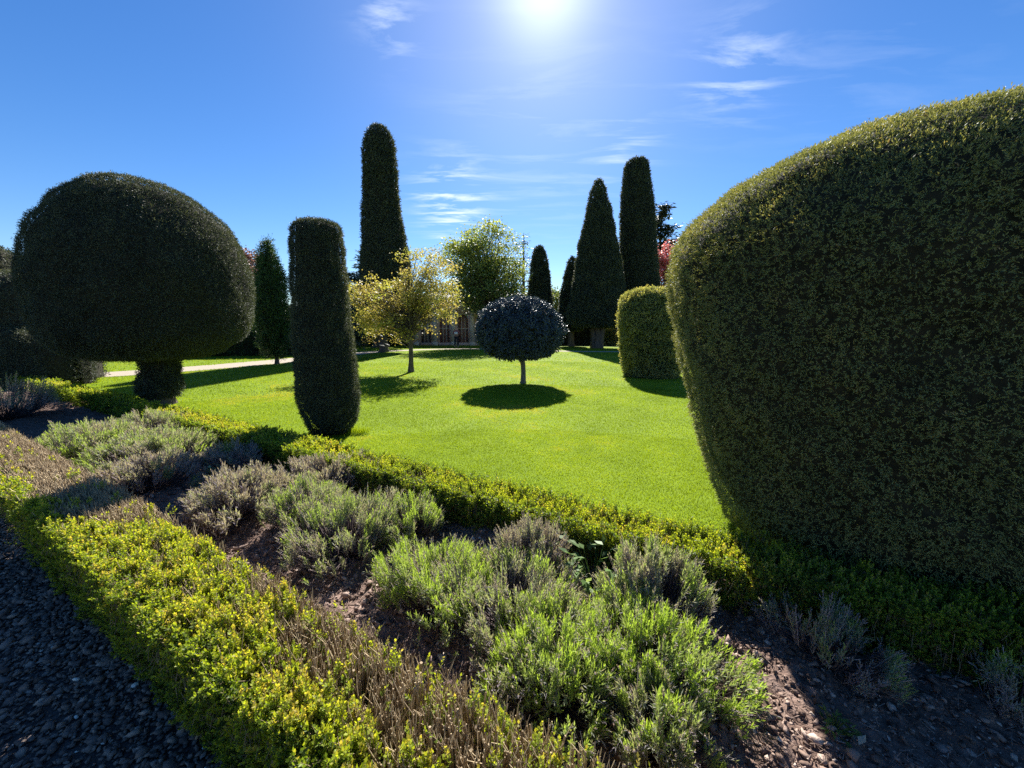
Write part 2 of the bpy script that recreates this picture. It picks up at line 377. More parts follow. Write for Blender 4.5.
def topiary(name, label, base, prof, n, leaf, trunk=None, mat='yew', m=4, seed=1, bump=.03, bscale=.8, vmean=.45, inset=None, cat='topiary', group='clipped yew topiaries', out=.55, zt=None, patch=.15, ragged=.25, steps=70):
    t = thing(name, label, cat, (base[0], base[1], 0), group)
    mb = MB()
    L, l, w = leaf
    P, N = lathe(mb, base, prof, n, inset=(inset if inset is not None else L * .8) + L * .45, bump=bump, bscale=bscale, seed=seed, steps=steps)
    pn = Noise(seed + 50, bscale * .7, 3); fn = Noise(seed + 80, L * 2.2, 2)
    A = unit(N * out + rand_dirs(n) * .6 + np.array([0, 0, .12]))
    P = P + N * (fn(P) * L * ragged - L * .75)[:, None]
    v = np.clip(vmean + patch * pn(P) + .10 * fn(P) + rng.normal(0, .1, n), 0, .93)
    sprigs(mb, P, A, L * rng.uniform(.6, 1.3, n), m, l, w, alpha=.75, v=v, vj=.07, tipv=.12)
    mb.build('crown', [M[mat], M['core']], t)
    if trunk:
        tb = MB()
        if trunk[0] == 'multi':
            for k in range(7):
                a = k * .9; r0 = trunk[1]
                tb.tube([(base[0] + r0 * .5 * math.cos(a), base[1] + r0 * .5 * math.sin(a), -.02), (base[0] + r0 * .6 * math.cos(a), base[1] + r0 * .6 * math.sin(a), trunk[2] * .5), (base[0] + r0 * math.cos(a), base[1] + r0 * math.sin(a), trunk[2])], [r0 * .55, r0 * .4, r0 * .35], rough=.08)
        else:
            r0, h = trunk
            zz = np.linspace(-.02, h, 9)
            pts = np.c_[base[0] + .04 * r0 * np.sin(zz * 3), base[1] + 0 * zz, zz]
            tb.tube(pts, np.interp(np.linspace(0, 1, 9), [0, .12, .5, 1], [1.35 * r0, 1.05 * r0, .9 * r0, r0]), sides=12, rough=.05)
        tb.build('trunk', M['bark'], t, smooth=True)
    return t

# giant domed yew close on the right
zs = np.array([.02, .25, .6, 1.0, 1.4, 1.8, 2.2, 2.5, 2.75, 2.95, 3.1, 3.2]) * .873
rs = [.848, .964, 1.079, 1.187, 1.285, 1.367, 1.431, 1.43, 1.276, 1.045, .77, .50]
prof = [(.06, 0, 0, 0), (.04, .5, 0, 0)] + [(max(z, .06), r, 0, 0) for z, r in zip(zs, rs)] + [(2.86, .25, 0, 0), (2.875, 0, 0, 0)]
topiary('yew_topiary', 'huge rounded yew dome filling the right side, behind the shaded end of the hedge', (2.62, 2.714), prof, 110000, (.032, .017, .0062), mat='yew_big', m=6, seed=21, bump=.035, bscale=.6, vmean=.5, inset=.05, trunk=(.22, .4), patch=.13, ragged=.3)

# giant mushroom yew on the left
B = (-7.52, 8.11)
prof = [(1.0, .2, 0, 0), (.98, .7, 0, 0), (1.04, 1.02, -.02, -.02)] + [(z, r, .733 * o, .68 * o) for z, r, o in zip(
    [1.15, 1.35, 1.55, 1.94, 2.33, 2.72, 3.09, 3.47, 3.78, 4.04, 4.26, 4.42], [1.27, 1.51, 1.64, 1.73, 1.75, 1.74, 1.67, 1.52, 1.34, 1.13, .87, .55],
    [-.02, .02, .06, .09, .11, .12, .13, .13, .11, .09, .07, .05])] + [(4.50, .25, .03, .03), (4.52, 0, .03, .03)]
t = topiary('yew_topiary', 'giant mushroom shaped yew with a dark round crown on a thick leafy stem', B, prof, 80000, (.055, .036, .014), m=3, seed=22, bump=.035, bscale=.9, vmean=.36, inset=.07, trunk=(.24, 1.3), ragged=.3, patch=.1)
mb = MB()
P, N = lathe(mb, B, [(.14, .26, 0, 0), (.2, .34, 0, 0), (.41, .375, .03, .02), (.62, .35, .04, .03), (.85, .33, .05, .05), (1.0, .42, .05, .05), (1.2, .7, 0, 0)], 7000, inset=.09, bump=.05, bscale=.4, seed=23)
P = P - N * .04
sprigs(mb, P, unit(N * .4 + rand_dirs(len(P)) * .6), .06, 3, .045, .018, v=.33)
mb.build('stem_foliage', [M['yew'], M['core']], t)

# clipped column in the middle left
topiary('yew_topiary', 'flat topped dark yew column just behind the hedge, left of the yellow tree', (-2.79, 5.85),
        [(.0, .12, -.01, 0), (.02, .27, -.01, 0), (.2, .37, -.01, 0), (.51, .43, -.02, -.01), (1.13, .425, -.03, -.02), (1.72, .395, -.04, -.02), (2.3, .375, -.04, -.02), (2.86, .35, -.03, -.02), (3.02, .325, -.02, -.01), (3.10, .25, -.01, 0), (3.13, .12, -.01, 0), (3.135, 0, 0, 0)],
        42000, (.038, .028, .009), m=4, seed=24, bump=.02, bscale=.35, vmean=.42, inset=.05, ragged=.3)

topiary('yew_tower', 'tall round topped yew tower rising behind the yellow leaved tree', (-8.76, 26.46),
        [(1.6, .3, .3, .1), (1.62, 1.3, .3, .1), (2.2, 1.72, .3, .1), (4.2, 1.66, .3, .1), (5.44, 1.59, .32, .1), (6.72, 1.46, .34, .11), (7.99, 1.30, .3, .1), (9.85, 1.12, .26, .08), (12.27, 1.0, .28, .09), (13.3, .86, .3, .1), (13.95, .62, .32, .1), (14.28, .32, .33, .1), (14.34, 0, .33, .1)],
        26000, (.16, .14, .06), m=3, seed=25, bump=.05, bscale=1.4, vmean=.38, trunk=(.28, 2.2), cat='topiary', inset=.12)
topiary('yew_cone', 'biggest yew cone, on a thick trunk, right of the holly ball', (7.0, 31.9),
        [(1.78, .3, 0, 0), (1.75, 1.4, -.05, 0), (1.9, 2.12, -.05, 0), (2.3, 2.32, -.08, .02), (2.67, 2.36, -.12, .03), (3.86, 2.2, -.07, .02), (6.22, 1.84, -.09, .02), (8.52, 1.42, -.16, .03), (10.79, .9, -.18, .04), (12.28, .52, -.24, .06), (12.9, .26, -.25, .05), (13.05, 0, -.25, .05)],
        34000, (.17, .15, .065), m=3, seed=26, bump=.06, bscale=1.6, vmean=.42, trunk=('multi', .55, 2.0), inset=.12)
topiary('yew_tower', 'tallest blunt yew tower standing behind the big cone on the right', (11.11, 33.62),
        [(1.5, .3, -.2, 0), (1.52, 1.4, -.2, 0), (2.2, 1.72, -.2, .07), (4.83, 1.62, -.23, .07), (8.12, 1.48, -.48, .16), (10.54, 1.38, -.66, .21), (12.91, 1.19, -.79, .25), (14.6, .98, -.87, .27), (15.05, .78, -.83, .26), (15.26, .45, -.8, .26), (15.3, 0, -.8, .26)],
        26000, (.17, .15, .065), m=3, seed=27, bump=.05, bscale=1.6, vmean=.36, trunk=(.5, 2.2), inset=.12)
topiary('yew_cone', 'slim distant yew cone above the holly ball with sky on both sides', (2.57, 35.54),
        [(.9, .3, -.1, 0), (.92, 1.2, -.1, 0), (1.5, 1.45, -.1, 0), (4.13, 1.14, -.09, .01), (5.89, .92, -.06, 0), (7.19, .78, -.08, .01), (8.3, .52, -.12, .01), (8.72, .28, -.13, .01), (8.84, 0, -.13, .01)],
        14000, (.17, .15, .065), m=3, seed=28, bump=.05, bscale=1.5, vmean=.42, trunk=(.35, 1.4), inset=.12)
topiary('yew_cone', 'narrow leaning yew cone half hidden by the left side of the biggest cone', (5.4, 35.54),
        [(1.4, .2, .05, 0), (1.42, .8, .05, 0), (1.9, 1.05, 0, .01), (3.25, 1.03, -.1, .02), (5.01, .8, -.13, .02), (6.76, .46, -.13, .02), (7.7, .22, -.05, 0), (7.98, 0, 0, 0)],
        10000, (.17, .15, .065), m=3, seed=29, bump=.05, bscale=1.5, vmean=.42, trunk=(.3, 1.8), inset=.12)
topiary('yew_drum', 'squat golden tipped yew drum in front of the cones, beside the giant dome', (4.75, 13.01),
        [(.0, .5, -.03, .01), (.02, .86, -.03, .01), (.21, .9, -.03, .01), (.88, 1.0, -.05, .02), (1.4, 1.04, -.08, .02), (1.87, 1.05, -.1, .03), (2.35, 1.0, -.14, .05), (2.64, .87, -.15, .05), (2.80, .66, -.16, .06), (2.88, .35, -.17, .06), (2.90, 0, -.17, .06)],
        20000, (.10, .075, .03), mat='yew_gold', m=4, seed=30, bump=.03, bscale=.6, vmean=.55, inset=.08, ragged=.4)
topiary('yew_dome', 'low clipped yew dome far off, seen under the right edge of the biggest cone', (9.0, 37.5),
        [(.0, .6, 0, 0), (.02, 1.0, 0, 0), (.7, 1.08, 0, 0), (1.3, .95, 0, 0), (1.75, .6, 0, 0), (1.9, 0, 0, 0)],
        6000, (.14, .12, .05), mat='yew_gold', m=3, seed=31, bump=.04, vmean=.5)
topiary('yew_topiary', 'dark yew drum rising at the far left edge behind the mushroom yew and hedge block', (-23.6, 16.5),
        [(.0, .9, 0, 0), (.05, 2.2, 0, 0), (2.0, 2.4, 0, 0), (4.2, 2.3, 0, 0), (5.0, 1.9, 0, 0), (5.25, 1.0, 0, 0), (5.3, 0, 0, 0)],
        12000, (.12, .10, .04), m=3, seed=32, bump=.05, vmean=.36)

# upright cypress
t = topiary('cypress_tree', 'slender pointed green cypress between the mushroom yew and the dark column', (-10.66, 17.47),
        [(.28, .1, 0, 0), (.34, .3, -.02, -.01), (.6, .45, -.04, -.02), (1.08, .58, -.05, -.03), (2.41, .66, -.01, -.01), (3.71, .62, .02, .01), (4.4, .48, .01, 0), (4.77, .36, 0, 0), (5.2, .2, .03, .02), (5.5, .06, .04, .03), (5.56, 0, .04, .03)],
        9000, (.20, .10, .03), mat='cypress', m=5, seed=33, bump=.08, bscale=.7, vmean=.5, trunk=(.09, .7), cat='tree', group=None, inset=.16, ragged=.5, out=.3)

# holly ball on a stem
B = (.33, 11.31)
t = thing('holly_tree', 'round headed glossy dark holly on a short bare stem in the middle of the lawn', 'tree', (B[0], B[1], 0))
mb = MB()
P, N = lathe(mb, B, [(.78, 0, -.09, 0), (.72, .4, -.09, 0), (.82, .78, -.09, 0), (1.02, 1.06, -.09, 0), (1.41, 1.24, -.11, 0), (1.84, 1.20, -.11, 0), (2.2, .94, -.13, 0), (2.42, .54, -.12, 0), (2.5, 0, -.1, 0)], 8500, inset=.22, bump=.06, bscale=.5, seed=41)
fn = Noise(42, .25, 2)
P = P + N * (fn(P) * .05 - .11)[:, None]
sprigs(mb, P, unit(N * .7 + rand_dirs(len(P)) * .5), .10, 6, .066, .036, alpha=.95, v=np.clip(.45 + .2 * fn(P), 0, 1), vj=.15, droop=.5)
mb.build('crown', [M['holly'], M['core']], t)
tb = MB(); tb.tube([(.33, 11.31, -.02), (.335, 11.31, .06), (.34, 11.31, .3), (.325, 11.31, .55), (.27, 11.31, .8), (.24, 11.31, 1.1)], [.12, .085, .07, .072, .085, .06], sides=10, rough=.06)
for k in range(8):
    a = k * .8; tb.tube([(.29, 11.31, .66), (.25 + .3 * math.cos(a), 11.31 + .3 * math.sin(a), .86), (.24 + .8 * math.cos(a), 11.31 + .8 * math.sin(a), 1.2)], [.035, .025, .012], sides=5)
tb.build('trunk', M['bark_grey'], t, smooth=True)

# ------------------------------------------------------------------ clipped hedges as blocks
def hedge_block(name, label, p0, p1, w, h0, h1, n, leaf, mat='yew', seed=1, vmean=.4, top_round=.25, cat='hedge', group=None, batter=0.0, rag=.3, m=3):
    p0, p1 = np.array(p0, float), np.array(p1, float); mid = (p0 + p1) / 2
    t = thing(name, label, cat, (mid[0], mid[1], 0), group)
    d = unit(p1 - p0); q = np.array([-d[1], d[0]]); Lh = np.linalg.norm(p1 - p0); mb = MB(); L, l, wd = leaf
    nz = Noise(seed, 1.3, 3); fn = Noise(seed + 7, L * 2.2, 2)
    # section: rounded box
    sec = np.array([(-.5, 0), (-.5, .5), (-.5, .85), (-.44, .96), (-.3, 1), (0, 1.01), (.3, 1), (.44, .96), (.5, .85), (.5, .5), (.5, 0)])
    def pos(u, k):
        i = np.minimum(k.astype(int), len(sec) - 2); f = (k - i)[:, None]; s = sec[i] * (1 - f) + sec[i + 1] * f
        H = h0 + (h1 - h0) * u; ww = w * (1 - batter * s[:, 1])
        # round the ends
        e = np.clip(np.minimum(u, 1 - u) * Lh / .35, 0, 1); k2 = np.sqrt(np.clip(1 - (1 - e) ** 2, 0, 1))
        xy = p0 + np.outer(u * Lh, d) + np.outer(s[:, 0] * ww * (.35 + .65 * k2), q)
        z = s[:, 1] * H * (.93 + .07 * k2)
        P = np.c_[xy, z]; b = nz(P)[:, None] * .05 * min(1, h0)
        c = np.c_[np.outer(s[:, 0], q), np.where(s[:, 1] > .9, .7, 0)]
        return P + c * b, c
    a = np.linspace(0, 1, 40); b = np.linspace(0, len(sec) - 1, 31); A_, B_ = np.meshgrid(a, b, indexing='ij')
    Pc, cc = pos(A_.ravel(), B_.ravel()); Cn = np.r_[mid, h0 * .45]
    Pc = Pc - unit(cc + 1e-6) * L * .8
    i, j = np.meshgrid(np.arange(39), np.arange(30), indexing='ij'); qd = (i * 31 + j).ravel()
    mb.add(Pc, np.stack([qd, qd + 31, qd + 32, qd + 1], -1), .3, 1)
    for e in (0, 39):
        ids = list(range(e * 31, e * 31 + 31)); ctr = Pc[ids].mean(0)
        mb.add(np.vstack([Pc[ids], ctr]), [[k, k + 1, 31] for k in range(30)], .3, 1)
    u = rng.random(n); k = rng.uniform(0, len(sec) - 1, n)
    kk = np.cumsum(np.r_[0, np.hypot(np.diff(sec[:, 0]) * w, np.diff(sec[:, 1]) * h0)]); k = np.interp(rng.random(n) * kk[-1], kk, np.arange(len(sec)))
    P, c = pos(u, k); N = unit(c + 1e-6)
    ne = n // 8; e = rng.integers(0, 2, ne).astype(float); kq = np.interp(rng.random(ne) * kk[-1], kk, np.arange(len(sec)))
    Pe, ce = pos(e, kq); cen = np.c_[np.where(e[:, None] > .5, p1, p0), Pe[:, 2]]; fr = rng.random(ne)[:, None]
    Pe = Pe * fr + cen * (1 - fr); Ne = np.c_[np.where(e[:, None] > .5, d, -d), np.zeros(ne)]
    P, N = np.vstack([P, Pe]), np.vstack([N, Ne])
    P = P + N * (fn(P) * L * rag - L * .3)[:, None]
    v = np.clip(vmean + .15 * nz(P) + rng.normal(0, .1, len(P)), 0, .93)
    sprigs(mb, P, unit(N * .5 + rand_dirs(len(P)) * .6 + np.array([0, 0, .15])), L, m, l, wd, v=v, tipv=.12)
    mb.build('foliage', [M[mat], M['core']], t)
    return t

hedge_block('yew_hedge', 'big dark block of clipped yew hedge at the left edge, under the mushroom yew', (-22, 11.6), (-13.4, 11.9), 2.2, 3.2, 3.15, 30000, (.09, .06, .025), seed=61, vmean=.45)
hedge_block('yew_hedge', 'low dark end of clipped yew hedge just left of the mushroom yew stem', (-14.5, 11.2), (-12.35, 10.9), 1.2, 1.75, 1.35, 9000, (.08, .05, .02), seed=62, vmean=.38)
hedge_block('shrub_border', 'long dark hedge beyond the pale path, left of the cypress', (-34, 20), (-12.4, 24.5), 2.2, 2.2, 2.3, 14000, (.22, .16, .07), seed=63, vmean=.5, rag=.9, m=4, mat='cypress')
hedge_block('yew_hedge', 'distant dark hedge closing the garden at the right, behind the tall tower', (13.5, 39.5), (46, 37), 2.0, 3.4, 3.6, 14000, (.24, .18, .08), seed=65, vmean=.4)
hedge_block('yew_hedge', 'low dark hedge in the distance under the cones, beyond the bright clipped edging', (2.2, 38.5), (13.0, 38.5), 1.4, 2.3, 2.4, 8000, (.2, .15, .07), seed=67, vmean=.35, rag=.7)
hedge_block('yew_hedge', 'dark hedge far behind the column, at the left end of the stone building', (-26, 36), (-9.6, 38), 2.2, 3.6, 3.4, 12000, (.24, .18, .08), seed=66, vmean=.35, rag=.8)

# ------------------------------------------------------------------ box hedges round the bed
def box_shoots(mb, tw, P, A, L, v, m=9, l=.0165, w=.0105, alpha=.95):
    sprigs(mb, P, A, L, m, l, w, alpha=alpha, v=v, vj=.09, t0=.05, tipv=.3)
    tw.sticks(P - A * .03, P + A * np.asarray(L)[:, None], .0012, .0007, v=.25)

HF0, HF1, HFZ = .49, .93, .42
t = thing('box_hedge', 'foreground box hedge along the gravel path, half yellow green leaf, half bare twigs', 'hedge', (*sn(-2.5, .73), 0))
fo, tw = MB(), MB()
top_n = Noise(71, .35, 3); lump = Noise(72, .13, 2)
def front_leafiness(s, n):
    f = (n - HF0) / (HF1 - HF0)                       # 0 at the gravel, 1 at the bed
    mid_s = np.interp(s, [-9, -5.0, -3.75, -3.35, -2.9, -2.1, -1.65, -1.25, -.95, -.4, 2], [.30, .30, .34, .58, 1.15, 1.02, .78, .47, .32, .25, .22])
    return np.clip((mid_s - f) / .22 + .5 + .8 * top_n(np.c_[sn(s, n), np.zeros(len(s))]), .0, 1)
# leafy shoots of the top
def tufts(s, nn, k, spread, hz, v0, mb, tw, big=1.0, seed_v=.09, dome=.035):
    """each (s, nn) is a tuft: k shoots fanning from one woody point, the middle ones tallest"""
    n = len(s); big = np.broadcast_to(np.asarray(big, float), (n,))
    th = hz + rng.normal(0, .014, n); tv = v0 + rng.normal(0, seed_v, n); P2 = sn(s, nn)
    for j in range(k):
        off = rng.normal(0, 1, (n, 2)) * spread * big[:, None]; rr = np.linalg.norm(off, axis=1) / (spread * big)
        A = unit(np.c_[off / (spread * big[:, None]) * .38 + rng.normal(0, .12, (n, 2)), np.ones(n)])
        L = rng.uniform(.035, .065, n) * big
        tip = np.c_[P2 + off, th - dome * rr ** 1.5 + rng.normal(0, .006, n)]
        mb_v = np.clip(tv - .10 * rr + rng.normal(0, .06, n), .1, .95)
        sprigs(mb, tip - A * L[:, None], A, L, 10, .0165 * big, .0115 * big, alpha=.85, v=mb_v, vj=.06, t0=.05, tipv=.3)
        tw.sticks(tip - A * (L * 1.8)[:, None], tip, .0013, .0008, v=.3)
n = 5800
s = np.where(rng.random(n) < .74, rng.uniform(-4.2, .6, n), rng.uniform(-12, -4.2, n)); nn = rng.uniform(HF0, HF1, n)
lf = front_leafiness(s, nn); keep = rng.random(n) < np.maximum(lf * (.86 - .5 * np.clip(Noise(77, .22, 2)(np.c_[sn(s, nn), 0 * s]), 0, 1)), .10); s, nn, lf = s[keep], nn[keep], lf[keep]
P3 = np.c_[sn(s, nn), 0 * s]; e = np.minimum(nn - HF0, HF1 - nn)
hz = HFZ + .024 * lump(P3) + .015 * top_n(P3) - .05 * np.clip(1 - e / .05, 0, 1) ** 2
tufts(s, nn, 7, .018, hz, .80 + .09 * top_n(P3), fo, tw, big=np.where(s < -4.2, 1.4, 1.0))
# leafy shoots of the gravel side
n = 17000
s = np.where(rng.random(n) < .75, rng.uniform(-4.2, .2, n), rng.uniform(-12, -4.2, n)); z = rng.uniform(.02, HFZ, n)
P2 = sn(s, np.full(n, HF0) - .01 + .03 * lump(np.c_[s, z, 0 * s]) + .02 * (1 - z / HFZ))
A = unit(np.c_[-np.outer(rng.uniform(.2, .7, n), Nn), rng.uniform(.3, 1.0, n)] + rng.normal(0, .25, (n, 3)))
P = np.c_[P2, z - .02] + np.c_[np.outer(rng.random(n) ** 2 * .08 + .035, Nn), np.zeros(n)]
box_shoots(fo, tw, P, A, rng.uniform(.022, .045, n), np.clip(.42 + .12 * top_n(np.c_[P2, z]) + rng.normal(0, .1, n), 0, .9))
# inner and bed-side dull leaves
n = 9000
s = rng.uniform(-8, .3, n); nn = rng.uniform(HF0 + .03, HF1 - .02, n); keep = rng.random(n) < front_leafiness(s, nn) * .9; s, nn = s[keep], nn[keep]; n = len(s)
P = np.c_[sn(s, nn), rng.uniform(.05, HFZ - .08, n)]
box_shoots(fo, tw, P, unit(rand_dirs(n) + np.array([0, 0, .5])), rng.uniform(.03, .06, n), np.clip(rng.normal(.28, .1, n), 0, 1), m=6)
# sparse bright tufts low among the bare twigs
n = 760
s = rng.uniform(-3.2, .5, n); nn = rng.uniform(HF0 + .05, HF1 + .03, n)
ok = front_leafiness(s, nn) < .35; s, nn = s[ok], nn[ok]; n = len(s)
for k in range(5):
    P = np.c_[sn(s, nn), rng.uniform(.14, .40) * rng.uniform(.75, 1.05, n)] + rng.normal(0, .02, (n, 3))
    box_shoots(fo, tw, P, unit(rng.normal(0, .3, (n, 3)) + np.array([0, 0, 1])), rng.uniform(.03, .07, n), np.clip(rng.normal(.72, .1, n), 0, .95))
# bare upright twigs: everywhere, clipped at the top where the leaf is gone
n = 8500
s = np.where(rng.random(n) < .75, rng.uniform(-4.2, .6, n), rng.uniform(-12, -4.2, n)); nn = rng.uniform(HF0 + .085, HF1 + .01, n)
lf = front_leafiness(s, nn); P2 = sn(s, nn); hz = HFZ + .012 * lump(np.c_[P2, 0 * s]) - .02 - .08 * rng.random(n) ** 3 - .10 * lf * rng.random(n)
hz = hz - .06 * np.clip((nn - .85) / .12, 0, 1) * rng.random(n)
b0 = np.c_[P2 + rng.normal(0, .025, (n, 2)), np.full(n, .02)]; m1 = np.c_[P2 + rng.normal(0, .012, (n, 2)), hz * .55]; p2 = np.c_[P2 + rng.normal(0, .02, (n, 2)), hz]
vv = np.clip(rng.normal(.5, .16, n), .1, 1)
rk = rng.lognormal(math.log(.0034), .35, n)
tw.sticks(b0, m1, rk * 1.25, rk, v=vv * .8, sides=4); tw.sticks(m1, p2, rk, rk * .62, v=vv, sides=4, cap=True)
for k in range(2):                                                   # forked twig ends
    f = rng.uniform(.6, 1, n)[:, None]; st = m1 * (1 - f) + p2 * f
    en = st + unit(rng.normal(0, .24, (n, 3)) + np.array([0, 0, 1])) * rng.uniform(.025, .08, n)[:, None]
    en[:, 2] = np.minimum(en[:, 2], HFZ + .005 + .02 * rng.random(n))
    tw.sticks(st, en, .0016, .0009, v=np.clip(vv + rng.normal(.1, .12, n), 0, 1))
n = 16000                                                          # close-clipped dead carpet at the far end
s = rng.uniform(-12, -3.3, n); nn = rng.uniform(HF0 + .02, HF1 + .01, n); lf = front_leafiness(s, nn); ok = rng.random(n) > lf * .8
s, nn = s[ok], nn[ok]; n = len(s); P = np.c_[sn(s, nn), HFZ - .05 + rng.uniform(-.03, .01, n)]
tw.sticks(P, P + unit(rng.normal(0, .4, (n, 3)) + np.array([0, 0, 1])) * rng.uniform(.03, .06, n)[:, None], .0032, .0018, v=np.clip(rng.normal(.62, .2, n), 0, 1))
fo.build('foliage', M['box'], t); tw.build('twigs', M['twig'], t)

HB0, HB1, HBZ = 2.30, 2.74, .31
t = thing('box_hedge', 'low box hedge edging the lawn behind the lavender, dark below the giant dome', 'hedge', (*sn(-1.5, 2.48), 0))
fo, tw = MB(), MB(); n = 6600
bt = Noise(75, .5, 3)
def s_back(n): return np.where(rng.random(n) < .62, rng.uniform(-3.5, 2.6, n), np.where(rng.random(n) < .75, rng.uniform(-8, -3.5, n), rng.uniform(-17, -8, n)))
s = s_back(n); nn = rng.uniform(HB0, HB1, n); P2 = sn(s, nn); P3 = np.c_[P2, 0 * s]
big = np.where(s < -8, 2.0, np.where(s < -3.5, 1.35, 1.0))
e = np.minimum(nn - HB0, HB1 - nn)
zt = HBZ + .022 * bt(P3) + .015 * lump(P3) - .07 * np.clip(1 - e / .07, 0, 1) ** 2 + np.where(s > .6, .05 * np.clip(s - .6, 0, 1), 0)
depth = rng.random(n) ** 2.5 * .1
bare = np.clip(bt(P3 * 1.3 + 5) - .25, 0, 1)
keep = rng.random(n) > bare * 1.3
tufts(s[keep], nn[keep], 6, .017, zt[keep], (.74 + .13 * bt(P3 + 9) - .1 * (s > 1))[keep], fo, tw, big=big[keep])
for sgn, n0, cnt in ((-1, HB0, 15000), (1, HB1, 7000)):
    s = s_back(cnt); z = rng.uniform(.02, HBZ, cnt); P2 = sn(s, np.full(cnt, n0) - sgn * .03 + sgn * .03 * lump(np.c_[s, z, 0 * s]))
    big = np.where(s < -8, 2.0, np.where(s < -3.5, 1.35, 1.0)); z = z + np.where(s > .6, .04 * np.clip(s - .6, 0, 1) * z / HBZ, 0)
    A = unit(np.c_[sgn * np.outer(rng.uniform(.3, 1, cnt), Nn), rng.uniform(.1, 1.0, cnt)] + rng.normal(0, .3, (cnt, 3)))
    P = np.c_[P2, z] - np.c_[sgn * np.outer(rng.random(cnt) ** 2 * .07, Nn), np.zeros(cnt)]
    box_shoots(fo, tw, P, A, rng.uniform(.03, .055, cnt), np.clip(.38 + .12 * bt(P) + rng.normal(0, .1, cnt), 0, .9), m=8, l=.018 * big, w=.0115 * big)
n = 5000; s = s_back(n); nn = rng.uniform(HB0 + .03, HB1 - .03, n); P2 = sn(s, nn)
b0 = np.c_[P2, np.zeros(n)]; p2 = np.c_[P2 + rng.normal(0, .03, (n, 2)), rng.uniform(.15, HBZ, n)]
tw.sticks(b0, p2, .003, .0014, v=rng.uniform(.1, .6, n))
fo.build('foliage', M['box'], t); tw.build('twigs', M['twig'], t)

# ------------------------------------------------------------------ lavender
def lavender(label, s0, n0, R, H, green, nsh=420, stalks=120, sparse=1.0, squash=1.0, ang=0.0):
    c = sn(s0, n0); base = np.array([c[0], c[1], float(soil_h(c[None])[0]) + .02])
    t = thing('lavender_plant', label, 'lavender', tuple(base), 'lavender plants in the bed')
    fo, st = MB(), MB(); n = nsh
    gn = Noise(int(rng.integers(1e6)), R * .9, 2)
    nb = max(8, n // 9); bi = rng.integers(0, nb, n)
    rr = np.clip(np.sqrt(rng.random(nb))[bi] + rng.normal(0, .05, n), 0, 1.08); a = rng.uniform(0, 2 * PI, nb)[bi] + rng.normal(0, .07, n) / np.maximum(rr, .2)
    bh = rng.normal(1, .13, nb)[bi]; bg_ = rng.normal(0, .15, nb)[bi]
    lob = 1 + .16 * np.sin(2 * a + rng.uniform(0, 6)) + .12 * np.sin(3 * a + rng.uniform(0, 6))
    x, y = rr * np.cos(a) * R * lob, rr * np.sin(a) * R * lob * squash
    ca, sa = math.cos(ang), math.sin(ang); x, y = x * ca - y * sa, x * sa + y * ca
    top = H * np.sqrt(np.clip(1 - .72 * rr ** 2, .05, 1)) * rng.uniform(.86, 1.08, n) * bh
    tip = base + np.c_[x, y, top]
    root = base + np.c_[x * .22 + rng.normal(0, .02, n), y * .22 + rng.normal(0, .02, n), np.zeros(n)]
    mid = root * .45 + tip * .55 + np.c_[x * .12, y * .12, -.04 * rr * np.ones(n)]
    A = unit(unit(tip - mid) + np.array([0, 0, .55]) + rng.normal(0, .16, (n, 3)))
    L = rng.uniform(.07, .14, n) * (.7 + .3 * H / .3)
    st.sticks(root, mid, .0032, .0024, v=rng.uniform(.0, .4, n)); st.sticks(mid, tip - A * L[:, None] * .6, .0024, .0015, v=rng.uniform(.1, .6, n))
    gv = np.clip(green + .22 * gn(tip) + bg_ + rng.normal(0, .06, n), 0, 1)
    far = np.hypot(base[0], base[1]) > 3.6
    k = 1.5 if far else 1.0; ml = 10 if far else 15
    sprigs(fo, tip - A * L[:, None], A, L, ml, .036 * k, .0068 * k, alpha=.55, v=gv, vj=.07, t0=.1, tipv=.05 if green < .26 else .34, mid=.5)
    # grey older leaves lower down
    m2 = n // 2; idx = rng.integers(0, n, m2); f = rng.uniform(.3, .9, m2)[:, None]
    sprigs(fo, mid[idx] * (1 - f) + tip[idx] * f, unit(rng.normal(0, .5, (m2, 3)) + np.c_[x[idx] / R, y[idx] / R, np.ones(m2)]), .06 * np.ones(m2), 8, .03 * k, .0045 * k, alpha=.8, v=np.clip(rng.normal(.2 + .2 * green, .1, m2), 0, 1))
    # last year's bare stalks
    idx = rng.integers(0, n, stalks); p = mid[idx]; d = unit(unit(tip[idx] - root[idx]) + rng.normal(0, .14, (stalks, 3)) + np.array([0, 0, .25]))
    ln = rng.uniform(.08, .2, stalks)[:, None] * (.6 + H)
    st.sticks(p, tip[idx] + d * ln * .35, .0017, .0011, v=rng.uniform(.4, 1, stalks))
    sprigs(fo, tip[idx] + d * ln * .1, d, .035 * np.ones(stalks), 6, .012 * k, .006 * k, alpha=.5, v=np.clip(rng.normal(.12, .06, stalks), 0, 1))
    # dead thatch at the foot
    m3 = n // 3; aa = rng.uniform(0, 2 * PI, m3); q = base + np.c_[np.cos(aa) * R * .5, np.sin(aa) * R * .5, np.zeros(m3)] * rng.uniform(.2, 1.4, m3)[:, None]
    st.sticks(q + np.array([0, 0, .015]), q + rand_dirs(m3) * np.array([.06, .06, .03]) + np.array([0, 0, .03]), .0016, .001, v=rng.uniform(.3, .9, m3))
    fo.build('foliage', M['lav'], t); st.build('stems', M['lavstem'], t)
    return t

